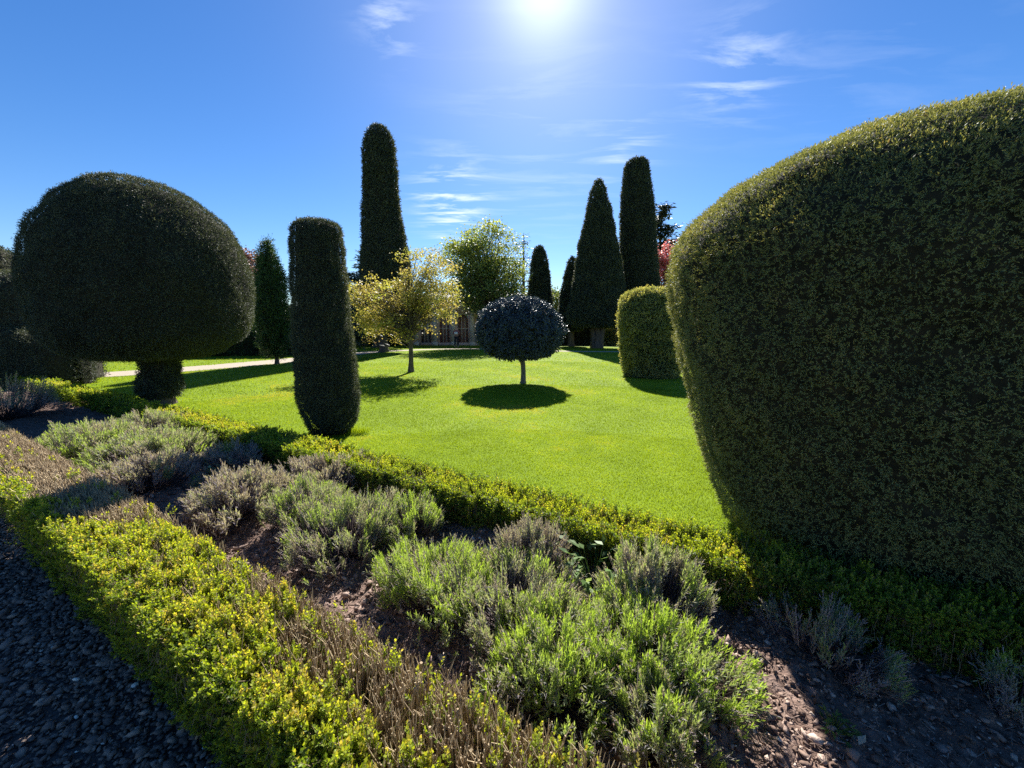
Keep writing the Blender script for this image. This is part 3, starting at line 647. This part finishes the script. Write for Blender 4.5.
# ground points (x, y) -> along/across the bed
def sp(x, y): return float(.868 * x - .497 * y), float(.497 * x + .868 * y)
LAV = [
 ('grey lavender at the far left end of the bed, beside the yew hedge', -9.0, 6.7, .62, .58, .35, 420, 160),
 ('pale green lavender mound in the far left of the bed, nearest the brown hedge top', -5.35, 4.75, .46, .34, .55, 620, 80),
 ('light green lavender mound in the far left of the bed, up against the lawn hedge', -5.15, 5.35, .42, .33, .50, 520, 90),
 ('grey green lavender mound just right of the two pale far mounds', -4.25, 4.45, .42, .33, .50, 560, 120),
 ('dull purple grey lavender half in the shadow of the column, beside the brown hedge top', -3.55, 3.60, .30, .28, .14, 380, 200),
 ('small dark lavender in the shadow of the column, close to the lawn hedge', -3.15, 4.15, .28, .24, .25, 300, 120),
 ('faded mauve brown lavender with no green, next to the leafy front hedge', -2.30, 3.05, .30, .30, .10, 460, 260),
 ('silvery mauve lavender twigs backing onto the lawn hedge', -1.85, 3.62, .32, .28, .08, 430, 260),
 ('mixed green and grey lavender between two mauve ones, in the middle of the bed', -1.62, 2.92, .25, .28, .52, 380, 120),
 ('grey green lavender with a bare brown heart, in the middle of the bed', -1.17, 2.55, .28, .30, .50, 420, 200),
 ('compact bright green lavender at the right of the middle clump', -.80, 2.80, .22, .27, .78, 380, 60),
 ('bright green lavender lobe at the left of the big foreground mass', -.44, 2.06, .28, .27, .84, 460, 60),
 ('grey seeded lavender showing twiggy tops at the back of the foreground mass', .12, 2.28, .18, .32, .20, 280, 200),
 ('woody lavender with a bare pinkish brown centre in the middle of the foreground mass', .00, 1.86, .33, .27, .52, 520, 260),
 ('silver green lavender at the right back of the foreground mass, against the dark hedge', .76, 1.95, .20, .33, .50, 360, 90),
 ('lime tipped lavender at the very front, beside the bare hedge twigs', .20, 1.52, .27, .26, .90, 540, 90),
 ('lime tipped lavender at the right front, spilling onto sunlit soil', .62, 1.60, .27, .26, .90, 560, 70),
 ('low dark based lavender at the bottom edge, in front of the lime tipped ones', .55, 1.27, .17, .2, .62, 260, 90),
 ('thin blue grey lavender on dark soil in the shade of the giant dome', 1.50, 1.68, .22, .24, .36, 150, 60),
 ('sprig of pale blue green lavender at the right edge, in shade', 2.12, 1.42, .16, .2, .45, 110, 20),
]
for lab, x, y, R, H, gr, ns_, stl in LAV:
    s0, n0 = sp(x, y); k_ = 1.38 if y > 1.45 and x < 1.2 else 1.15
    lavender(lab, s0, n0, R * k_, H * 1.06, gr, int(ns_ * 1.6), int(stl * 1.5))

# broad-leaved weeds
def weed(label, x, y, n, l, w, H, v=.6, cat='plant', name='leafy_weed', z0=.03):
    t = thing(name, label, cat, (x, y, z0))
    mb, st = MB(), MB()
    a = rng.uniform(0, 2 * PI, n); r = rng.uniform(.1, 1, n)
    D = unit(np.c_[np.cos(a) * r, np.sin(a) * r, rng.uniform(.1, .7, n)]); B0 = np.c_[x + 0 * a, y + 0 * a, z0 + 0 * a]
    P1 = B0 + D * (H * rng.uniform(.5, 1.1, n))[:, None] + np.array([0, 0, H * .3])
    st.sticks(B0, P1, .0025, .0015, v=.4)
    D2 = unit(D * np.array([1, 1, .2]) + rng.normal(0, .2, (n, 3)))
    for k in range(2):
        mb.kites(P1, unit(D2 + rng.normal(0, .3, (n, 3))), unit(np.c_[rng.normal(0, .25, (n, 2)), np.ones(n)]), l * rng.uniform(.6, 1.1, n), w * rng.uniform(.7, 1.1, n), np.clip(rng.normal(v, .15, n), 0, 1), mid=.4)
    mb.build('leaves', M['weed'], t); st.build('stalks', M['weed'], t)
weed('leafy weed with shiny pale leaves in front of the lawn hedge', .50, 2.16, 46, .08, .036, .25, .58)
weed('small green seedling on dark soil at the foot of the shaded hedge', 1.22, 2.02, 16, .045, .022, .07, .4)
weed('low green weed on the sunny soil edge next to the lime tipped lavender', .98, 1.42, 20, .025, .011, .05, .45)
weed('flat green weed in the shade at the bottom right of the bed', 1.26, 1.30, 26, .035, .013, .06, .3)
weed('single silvery leafed sprig on the open soil patch, right of the purple grey lavender', -3.02, 3.72, 12, .05, .022, .14, .85)
def tuft(label, x, y, n, h):
    mb = MB(); P = np.c_[x + rng.normal(0, .09, n).clip(-.15, .15), y + rng.normal(0, .04, n).clip(-.08, .08), np.zeros(n)]
    t = thing('grass_tuft', label, 'grass tuft', (x, y, 0))
    D = unit(np.c_[rng.normal(0, .35, (n, 2)), np.ones(n)]); mb.kites(P, D, rand_dirs(n), h * rng.uniform(.5, 1.1, n), .007, np.clip(rng.normal(.55, .15, n), 0, 1), mid=.35)
    mb.build('blades', M['grass'], t)
tuft('long grass tuft beside the lawn hedge at the foot of the mushroom yew', -6.6, 6.95, 260, .22)
tuft('uncut grass round the foot of the dark yew column, on its right', -2.35, 5.75, 220, .14)
tuft('long grass along the far lawn hedge, left of the mushroom yew stem', -7.6, 7.3, 260, .2)
def fallen(label, x, y, l, v):
    mb = MB(); z = float(soil_h(np.array([[x, y]]))[0]) + .055; a = rng.uniform(0, 6)
    mb.kites(np.array([[x, y, z]]), unit(np.array([[math.cos(a), math.sin(a), .15]])), np.array([[.1, .2, 1.0]]), l, l * .42, v, fold=.25)
    tag(mb.build('fallen_leaf', M['deadleaf']), label, 'leaf')
fallen('pale curled dead leaf on dark soil near the bottom right', 1.28, 1.22, .06, 1.0)
fallen('tan dead leaf on the soil between middle lavenders', -.98, 2.42, .055, .7)
mb = MB(); zr = float(soil_h(np.array([[1.75, 1.62]]))[0]) + .05
mb.tube([(1.52, 1.72, zr - .01), (1.68, 1.62, zr + .012), (1.85, 1.57, zr), (2.02, 1.46, zr - .01)], [.012, .016, .014, .008], sides=7, rough=.1)
tag(mb.build('fallen_branch', M['bark'], smooth=True), 'grey fallen branch lying on shaded soil below the dark hedge', 'branch')

# ------------------------------------------------------------------ trees
def bez(p0, p1, p2, k=7):
    t = np.linspace(0, 1, k)[:, None]; return (1 - t) ** 2 * p0 + 2 * t * (1 - t) * p1 + t * t * p2

def tree(name, label, base, H, crown, ncl, nleaf, leaf, mat, trunk_r, fork, bark='bark', seed=1, vmean=.5, shell=.55, clr=.35, flat=.6, group=None, vgrad=0.0, lean=(0, 0)):
    """crown rows: list of ellipsoids (cx,cy,cz,rx,ry,rz) relative to base"""
    global rng
    keep = rng; rng = np.random.default_rng(seed)
    b = np.array([base[0], base[1], 0.0]); t = thing(name, label, 'tree', tuple(b), group)
    tr, br, fo = MB(), MB(), MB()
    top = b + np.array([lean[0], lean[1], H * .88])
    pts = bez(b - np.array([0, 0, .03]), b + np.array([lean[0] * .2 + trunk_r, 0, H * .45]), top, 12)
    tr.tube(pts, np.interp(np.linspace(0, 1, 12), [0, .06, .3, 1], [trunk_r * 1.5, trunk_r * 1.05, trunk_r * .8, trunk_r * .12]), sides=9, rough=.05)
    vol = np.array([c[3] * c[4] * c[5] for c in crown]); ci = rng.choice(len(crown), ncl, p=vol / vol.sum())
    cr = np.array(crown)[ci]; d = rand_dirs(ncl); rad = (shell + (1 - shell) * rng.random(ncl))[:, None]
    C = b + cr[:, :3] + d * rad * cr[:, 3:]
    C = C[C[:, 2] > .8 * fork]
    for c in C:
        f = np.clip((c[2] - fork * .7) / H * rng.uniform(.35, .85) + fork / H * .8, fork / H, .95)
        i = f * 11; i0 = int(min(i, 10)); st = pts[i0] * (1 - (i - i0)) + pts[i0 + 1] * (i - i0)
        ctrl = st * .45 + c * .55 + np.array([0, 0, np.linalg.norm(c[:2] - st[:2]) * .22]) + rng.normal(0, .05 * H * .3, 3)
        rb = trunk_r * .32 * (1.1 - f)
        br.tube(bez(st, ctrl, c, 6), np.linspace(max(rb, .012), max(rb * .15, .004), 6), sides=5)
    m = nleaf // len(C); n = m * len(C)
    G = np.repeat(C, m, 0) + rng.normal(0, clr, (n, 3)) * np.array([1, 1, flat])
    cv = np.repeat(rng.normal(0, .14, len(C)), m)
    zrel = (G[:, 2] - b[2]) / H
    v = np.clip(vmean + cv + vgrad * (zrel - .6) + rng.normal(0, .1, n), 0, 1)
    D = rand_dirs(n); D[:, 2] = D[:, 2] * .6 - .25; D = unit(D); N = unit(rand_dirs(n) + np.array([0, 0, .7]))
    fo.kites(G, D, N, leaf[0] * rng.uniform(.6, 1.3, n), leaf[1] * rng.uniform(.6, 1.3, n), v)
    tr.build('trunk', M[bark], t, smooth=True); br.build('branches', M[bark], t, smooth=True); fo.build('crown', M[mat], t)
    rng = keep
    return t

tree('flowering_tree', 'small yellow and coppery spring tree with a thin grey trunk on the lawn', (-3.74, 14.22), 4.6,
     [(.9, 0, 2.5, 1.25, 1.3, 1.05), (-.9, .1, 1.95, 1.3, 1.2, 1.0), (.5, 0, 3.75, 1.1, 1.1, .9), (-.35, 0, 2.8, 1.8, 1.5, .8), (-1.55, 0, 2.9, .7, .8, .6), (1.5, 0, 3.5, .55, .6, .8)], 260, 16500, (.08, .05), 'maple', .085, .95, bark='bark', seed=101, vmean=.5, clr=.15, flat=.65, shell=.3, vgrad=.0)
tree('broadleaf_tree', 'tall pale green round crowned tree behind the holly ball and yellow tree', (-2.2, 33.62), 10.0,
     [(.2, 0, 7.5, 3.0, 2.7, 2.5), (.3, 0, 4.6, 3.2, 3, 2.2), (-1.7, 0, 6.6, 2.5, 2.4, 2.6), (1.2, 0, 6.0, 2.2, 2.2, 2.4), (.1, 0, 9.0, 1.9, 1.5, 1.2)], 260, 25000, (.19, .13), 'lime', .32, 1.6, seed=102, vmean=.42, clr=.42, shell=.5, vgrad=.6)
tree('red_tree', 'copper red leaved tree between the tall tower and the giant dome', (14.3, 37.2), 9.2,
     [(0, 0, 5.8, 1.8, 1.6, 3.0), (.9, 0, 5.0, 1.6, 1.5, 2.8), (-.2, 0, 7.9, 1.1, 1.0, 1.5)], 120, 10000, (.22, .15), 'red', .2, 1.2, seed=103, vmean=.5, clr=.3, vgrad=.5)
tree('red_tree', 'small reddish tree peeping between the mushroom yew and the cypress', (-19.7, 30), 7.6,
     [(-.6, 0, 6.0, 1.3, 1.4, 1.6), (-.6, 0, 4.6, 1.2, 1.3, 1.5)], 60, 6000, (.22, .15), 'dusky', .2, 1.2, seed=104, vmean=.4, clr=.35)
tree('dark_tree', 'dark dense evergreen tree behind the left side of the yellow tree', (-11.6, 33.0), 6.6,
     [(0, 0, 3.4, 2.6, 2.0, 2.6), (1.6, 0, 3.0, 2.0, 2.0, 2.4), (-1.5, 0, 2.4, 1.8, 1.8, 2.0)], 110, 12000, (.26, .12), 'conifer', .25, .8, seed=105, vmean=.45, clr=.4, vgrad=.2)
tree('dark_tree', 'grey green tree low on the horizon between the two slim cones', (4.4, 46.0), 7.4,
     [(0, 0, 4.6, 2.6, 2.0, 2.4), (-1.5, 0, 3.6, 2.2, 2.0, 2.0)], 60, 7000, (.3, .18), 'lime', .25, 1.2, seed=106, vmean=.25, clr=.45)

def conifer(name, label, base, H, R, tiers, leaf, mat='conifer', density=26, z0=.18, seed=1, sag=.25, open_=.0):
    global rng
    keep = rng; rng = np.random.default_rng(seed)
    t = thing(name, label, 'tree', (base[0], base[1], 0)); tr, br, fo = MB(), MB(), MB(); b = np.array([base[0], base[1], 0.])
    tr.tube([b - (0, 0, .03), b + (0, 0, H * .5), b + (0, 0, H)], [H * .022, H * .014, H * .002], sides=8)
    for i in range(tiers):
        f = z0 + (1 - z0) * (i + rng.random() * .6) / tiers; L0 = R * (1 - f) ** .75 + .12
        for k in range(rng.integers(4, 7)):
            a = rng.uniform(0, 2 * PI); L = L0 * rng.uniform(.55, 1.15); st = b + np.array([0, 0, f * H])
            en = st + np.array([math.cos(a) * L, math.sin(a) * L, L * (.15 - sag)]); ct = (st + en) / 2 + np.array([0, 0, L * .18])
            pts = bez(st, ct, en, 5); br.tube(pts, np.linspace(.03, .008, 5) * H / 10, sides=4)
            n = int(density * (L / R + .2)); u = rng.random(n) * .85 + .15; P = bez(st, ct, en, 20)[(u * 19).astype(int)]
            P = P + rng.normal(0, .07 * R, (n, 3)) * np.array([1, 1, .5])
            D = unit(np.c_[math.cos(a) + rng.normal(0, .7, n), math.sin(a) + rng.normal(0, .7, n), rng.normal(-.25, .3, n)])
            fo.kites(P, D, unit(np.c_[rng.normal(0, .4, (n, 2)), np.ones(n)]), leaf[0] * rng.uniform(.6, 1.3, n), leaf[1], np.clip(rng.normal(.5, .2, n), 0, 1))
    tr.build('trunk', M['bark'], t, smooth=True); br.build('branches', M['bark'], t); fo.build('crown', M[mat], t)
    rng = keep
conifer('conifer_tree', 'thin sparse grey conifer beside the right edge of the pale green tree', (1.2, 41.0), 11.2, 2.6, 22, (.4, .10), density=10, seed=111)
conifer('conifer_tree', 'dark flat branched cedar above the copper red tree', (16.6, 45.0), 15.0, 5.0, 11, (.55, .24), density=110, seed=112, sag=.02, z0=.55)
conifer('conifer_tree', 'dark little conifer top showing between the column and the tall left tower', (-13.6, 36.0), 8.6, 1.6, 20, (.4, .14), density=22, seed=113)
conifer('conifer_tree', 'dark sweeping conifer behind the yellow tree, just right of the column', (-8.6, 21.0), 4.6, 1.9, 13, (.3, .12), density=46, seed=114)

# ------------------------------------------------------------------ stone garden building
BX0, BX1, BY, BH = -9.4, 1.9, 37.0, 4.2
t = thing('stone_building', 'long pink stone garden building with pale pilasters, far off under the trees', 'building', ((BX0 + BX1) / 2, BY, 0))
w = MB(); bays = np.linspace(BX0 + .3, BX1 - .3, 7)
w.box(BX0, BX1, BY + .5, BY + 4, 0, BH)                      # body
w.box(BX0, BX1, BY, BY + .5, 3.0, BH); w.box(BX0, BX1, BY, BY + .5, -.1, .25)
pil = MB()
for i, x in enumerate(bays):
    wd = .42
    w.box(x - wd, x + wd, BY, BY + .5, .25, 3.0)
    pm = MB(); pm.box(x - .2, x + .2, BY - .14, BY - .002, .3, 3.15); pm.box(x - .27, x + .27, BY - .2, BY - .003, -.1, .32); pm.box(x - .27, x + .27, BY - .2, BY - .003, 3.15, 3.32)
    pm.build('pilaster', M['palestone'], t)
w.build('wall', M['sandstone'], t)
c = MB(); c.box(BX0 - .15, BX1 + .15, BY - .28, BY + 4.1, BH, BH + .22); c.build('cornice', M['palestone'], t)
r = MB(); r.add([(BX0, BY, BH + .22), (BX1, BY, BH + .22), (BX1, BY + 4, BH + .22), (BX0, BY + 4, BH + .22), (BX0 + 1.5, BY + 2, BH + 1.0), (BX1 - 1.5, BY + 2, BH + 1.0)], [(0, 1, 5, 4), (2, 3, 4, 5)]); 
r.add([(BX0, BY, BH + .22), (BX1, BY, BH + .22), (BX1, BY + 4, BH + .22), (BX0, BY + 4, BH + .22), (BX0 + 1.5, BY + 2, BH + 1.0), (BX1 - 1.5, BY + 2, BH + 1.0)], [(1, 2, 5), (3, 0, 4)]); r.build('roof', M['slate'], t)
for i in range(len(bays) - 1):
    x0, x1 = bays[i] + .42, bays[i + 1] - .42; xm = (x0 + x1) / 2; hw = (x1 - x0) / 2
    door = i in (2,)
    g_ = MB(); g_.box(x0, x1, BY + .28, BY + .34, .25, 3.0)
    win = g_.build('door' if door else 'window', M['paint'] if (door or i % 2) else M['glass'], t)
    f = MB()                                                   # arched surround with glazing bars
    k = 13; aa = np.linspace(0, PI, k)
    for j in range(k - 1):
        V = []
        for a in (aa[j], aa[j + 1]):
            V += [(xm + hw * math.cos(a), BY + .06, 2.3 + .6 * math.sin(a)), (xm + (hw + .0) * math.cos(a), BY + .06, 3.0)]
        V2 = [(x_, BY + .26, z_) for x_, y_, z_ in V]
        f.add(V + V2, [(0, 1, 3, 2), (4, 6, 7, 5), (0, 2, 6, 4)])
    for xx in (xm - hw / 3, xm + hw / 3): f.box(xx - .03, xx + .03, BY + .22, BY + .27, .25, 2.6)
    f.box(x0, x1, BY + .215, BY + .275, 1.55, 1.62)
    f.build('frame', M['palestone'], win)

# ------------------------------------------------------------------ person far off by the building
def skin_mesh(name, joints, bones, radii, mat, parent, sub=2):
    me = bpy.data.meshes.new(name); off = np.array(parent.location)
    me.from_pydata([tuple(np.array(p) - 0 * off) for p in joints], bones, []); ob = bpy.data.objects.new(name, me); col.objects.link(ob)
    ob.modifiers.new('Skin', 'SKIN')
    for i, r_ in enumerate(radii):
        r_ = r_ if isinstance(r_, tuple) else (r_, r_); me.skin_vertices[0].data[i].radius = r_
    me.skin_vertices[0].data[0].use_root = True
    sb = ob.modifiers.new('Sub', 'SUBSURF'); sb.levels = sub; sb.render_levels = sub
    dg = bpy.context.evaluated_depsgraph_get(); dg.update()
    nm = bpy.data.meshes.new_from_object(ob.evaluated_get(dg)); ob.modifiers.clear(); ob.data = nm; nm.name = name
    for p in nm.polygons: p.use_smooth = True
    nm.materials.clear(); nm.materials.append(mat); ob.parent = parent
    return ob
pr = thing('person', 'person in dusty red jacket and dark trousers by the building, holding white paper', 'person', (-4.75, 33.3, 0))
J = [(0, 0, .93), (0, 0, 1.12), (0, .0, 1.34), (0, 0, 1.47), (0, 0, 1.56), (0, -.01, 1.66), (0, 0, 1.74),
     (.18, 0, 1.40), (.27, .02, 1.13), (.12, -.24, 1.12), (.06, -.30, 1.14), (-.18, 0, 1.40), (-.27, .02, 1.13), (-.12, -.24, 1.12), (-.06, -.30, 1.14),
     (.1, 0, .86), (.11, -.01, .48), (.12, .02, .08), (.13, -.13, .035), (-.1, 0, .86), (-.13, -.02, .48), (-.16, .02, .08), (-.17, -.13, .035)]
Bn = [(0, 1), (1, 2), (2, 3), (3, 4), (4, 5), (5, 6), (2, 7), (7, 8), (8, 9), (9, 10), (2, 11), (11, 12), (12, 13), (13, 14), (0, 15), (15, 16), (16, 17), (17, 18), (0, 19), (19, 20), (20, 21), (21, 22)]
Rd = [(.15, .11), (.14, .10), (.16, .11), .06, .075, (.095, .08), .06, .06, .05, .038, .03, .06, .05, .038, .03, .09, .062, .045, .035, .09, .062, .045, .035]
skin_mesh('body', J, Bn, Rd, M['skin'], pr)
skin_mesh('jacket', J[:3] + [(0, 0, 1.43), J[7], J[8], (.16, -.19, 1.125), J[11], J[12], (-.16, -.19, 1.125)], [(0, 1), (1, 2), (2, 3), (2, 4), (4, 5), (5, 6), (2, 7), (7, 8), (8, 9)],
          [(.185, .15), (.18, .14), (.19, .14), .09, .085, .075, .06, .085, .075, .06], M['jacket'], pr)
skin_mesh('trousers', [J[0], J[15], J[16], (.12, .02, .12), J[19], J[20], (-.16, .02, .12)], [(0, 1), (1, 2), (2, 3), (0, 4), (4, 5), (5, 6)], [(.165, .125), .11, .085, .07, .11, .085, .07], M['trousers'], pr)
skin_mesh('hair', [(0, .02, 1.66), (0, .01, 1.73), (0, .05, 1.60)], [(0, 1), (0, 2)], [(.105, .085), .085, .075], M['hair'], pr)
mb = MB(); mb.box(-4.75 - .15, -4.75 + .15, 33.3 - .345, 33.3 - .339, 1.10, 1.30); tag(mb.build('paper_sheet', M['paper']), 'white sheet of paper held by the distant person', 'paper')

# ------------------------------------------------------------------ sky, sun, camera
SUN_EL, SUN_AZ = math.radians(38.0), math.radians(4.3)      # azimuth measured from +Y towards +X
sd = np.array([math.sin(SUN_AZ) * math.cos(SUN_EL), math.cos(SUN_AZ) * math.cos(SUN_EL), math.sin(SUN_EL)])
W = bpy.data.worlds.new('World'); scene.world = W; W.use_nodes = True
nt = W.node_tree; nt.nodes.clear()
def N_(t, **k):
    n = nt.nodes.new(t)
    for a, b in k.items(): setattr(n, a, b)
    return n
def math_(op, a, b=None, c=None):
    n = N_('ShaderNodeMath', operation=op)
    for i, x in enumerate((a, b, c)):
        if x is None: continue
        if isinstance(x, (int, float)): n.inputs[i].default_value = x
        else: nt.links.new(x, n.inputs[i])
    return n.outputs[0]
def vmath(op, a, b):
    n = N_('ShaderNodeVectorMath', operation=op)
    for i, x in enumerate((a, b)):
        if isinstance(x, (tuple, list, np.ndarray)): n.inputs[i].default_value = tuple(float(q) for q in x)
        else: nt.links.new(x, n.inputs[i])
    return n
sky = N_('ShaderNodeTexSky', sky_type='NISHITA'); sky.sun_disc = False; sky.sun_elevation = SUN_EL; sky.sun_rotation = SUN_AZ
sky.altitude = 50; sky.air_density = 1.0; sky.dust_density = .12; sky.ozone_density = 4.0
tc = N_('ShaderNodeTexCoord'); dirv = vmath('NORMALIZE', tc.outputs['Generated'], (0, 0, 0)).outputs[0]
hsv = N_('ShaderNodeHueSaturation'); hsv.inputs['Saturation'].default_value = 1.26; hsv.inputs['Value'].default_value = .88; hsv.inputs['Hue'].default_value = .508
nt.links.new(sky.outputs[0], hsv.inputs['Color'])
sep = N_('ShaderNodeSeparateXYZ'); nt.links.new(dirv, sep.inputs[0])
zc = math_('MAXIMUM', sep.outputs[2], .04)
px_ = math_('DIVIDE', sep.outputs[0], zc); py_ = math_('DIVIDE', sep.outputs[1], zc)
cmb = N_('ShaderNodeCombineXYZ'); nt.links.new(px_, cmb.inputs[0]); nt.links.new(py_, cmb.inputs[1])
mp = N_('ShaderNodeMapping'); mp.inputs['Rotation'].default_value = (0, 0, math.radians(24)); mp.inputs['Scale'].default_value = (1.0, 3.4, 1); nt.links.new(cmb.outputs[0], mp.inputs[0])
nz = N_('ShaderNodeTexNoise'); nz.inputs['Scale'].default_value = 1.5; nz.inputs['Detail'].default_value = 9; nz.inputs['Roughness'].default_value = .62; nz.inputs['Distortion'].default_value = .5
nt.links.new(mp.outputs[0], nz.inputs['Vector'])
wisp = N_('ShaderNodeMapRange'); wisp.inputs['From Min'].default_value = .48; wisp.inputs['From Max'].default_value = .74; wisp.clamp = True
nt.links.new(nz.outputs[0], wisp.inputs['Value'])
def cam_dir(px, py):
    P_ = math.radians(8.2); x = (px - 512) / 386; u = (384 - py) / 386
    v = np.array([x, math.cos(P_) + u * math.sin(P_), u * math.cos(P_) - math.sin(P_)]); return v / np.linalg.norm(v)
total = None
# wispy cirrus patches, each a soft region of the sky dome (direction, tightness, strength)
for d_, tight, amt in ((cam_dir(452, 202), 420, 1.5), (cam_dir(735, 70), 420, .8), (cam_dir(540, 140), 60, .22), (cam_dir(390, 22), 900, .8), (cam_dir(625, 145), 500, .5), (cam_dir(880, 45), 120, .12)):
    dt = vmath('DOT_PRODUCT', dirv, d_).outputs['Value']
    e = math_('EXPONENT', math_('MULTIPLY', math_('SUBTRACT', dt, 1.0), tight))
    e = math_('MULTIPLY', e, amt)
    total = e if total is None else math_('ADD', total, e)
cloud = math_('MINIMUM', math_('MULTIPLY', wisp.outputs[0], total), .75)
mixc = N_('ShaderNodeMix', data_type='RGBA'); nt.links.new(cloud, mixc.inputs[0]); nt.links.new(hsv.outputs[0], mixc.inputs[6]); mixc.inputs[7].default_value = (6.5, 7.2, 8.2, 1)
# aureole of bright air round the sun
dsun = vmath('DOT_PRODUCT', dirv, sd).outputs['Value']
g1 = math_('MULTIPLY', math_('EXPONENT', math_('MULTIPLY', math_('SUBTRACT', dsun, 1.0), 300)), 3.3)
g2 = math_('MULTIPLY', math_('EXPONENT', math_('MULTIPLY', math_('SUBTRACT', dsun, 1.0), 20)), .8)
glow = math_('ADD', g1, g2)
gc = vmath('SCALE', (1.0, .98, .95), (0, 0, 0)); nt.links.new(glow, gc.inputs['Scale'])
addg = N_('ShaderNodeMix', data_type='RGBA', blend_type='ADD'); addg.inputs[0].default_value = 1
nt.links.new(mixc.outputs[2], addg.inputs[6]); nt.links.new(gc.outputs[0], addg.inputs[7])
bg = N_('ShaderNodeBackground'); bg.inputs['Strength'].default_value = .05; nt.links.new(addg.outputs[2], bg.inputs[0])
wo = N_('ShaderNodeOutputWorld'); nt.links.new(bg.outputs[0], wo.inputs[0])

import mathutils
sl = bpy.data.lights.new('sun', 'SUN'); sl.energy = 3.9; sl.angle = math.radians(.5); sl.color = (1, .955, .88)
so = bpy.data.objects.new('sun', sl); col.objects.link(so); so.location = (2, 20, 30)
so.rotation_euler = mathutils.Vector(tuple(-sd)).to_track_quat('-Z', 'Y').to_euler()

cam = bpy.data.cameras.new('camera'); co = bpy.data.objects.new('camera', cam); col.objects.link(co)
cam.sensor_width = 36; cam.sensor_fit = 'HORIZONTAL'; cam.lens = 36 * 386 / 1024; cam.clip_start = .05; cam.clip_end = 2000
co.location = (0, 0, 1.6); co.rotation_euler = (math.radians(90 - 8.2), 0, 0); scene.camera = co

scene.view_settings.view_transform = 'Standard'; scene.view_settings.look = 'None'; scene.view_settings.exposure = 1.8; scene.view_settings.gamma = 1
scene.render.engine = 'CYCLES'
cy = scene.cycles; cy.max_bounces = 7; cy.diffuse_bounces = 4; cy.transmission_bounces = 4; cy.glossy_bounces = 2; cy.transparent_max_bounces = 4
cy.use_denoising = False
cy.sample_clamp_indirect = 6
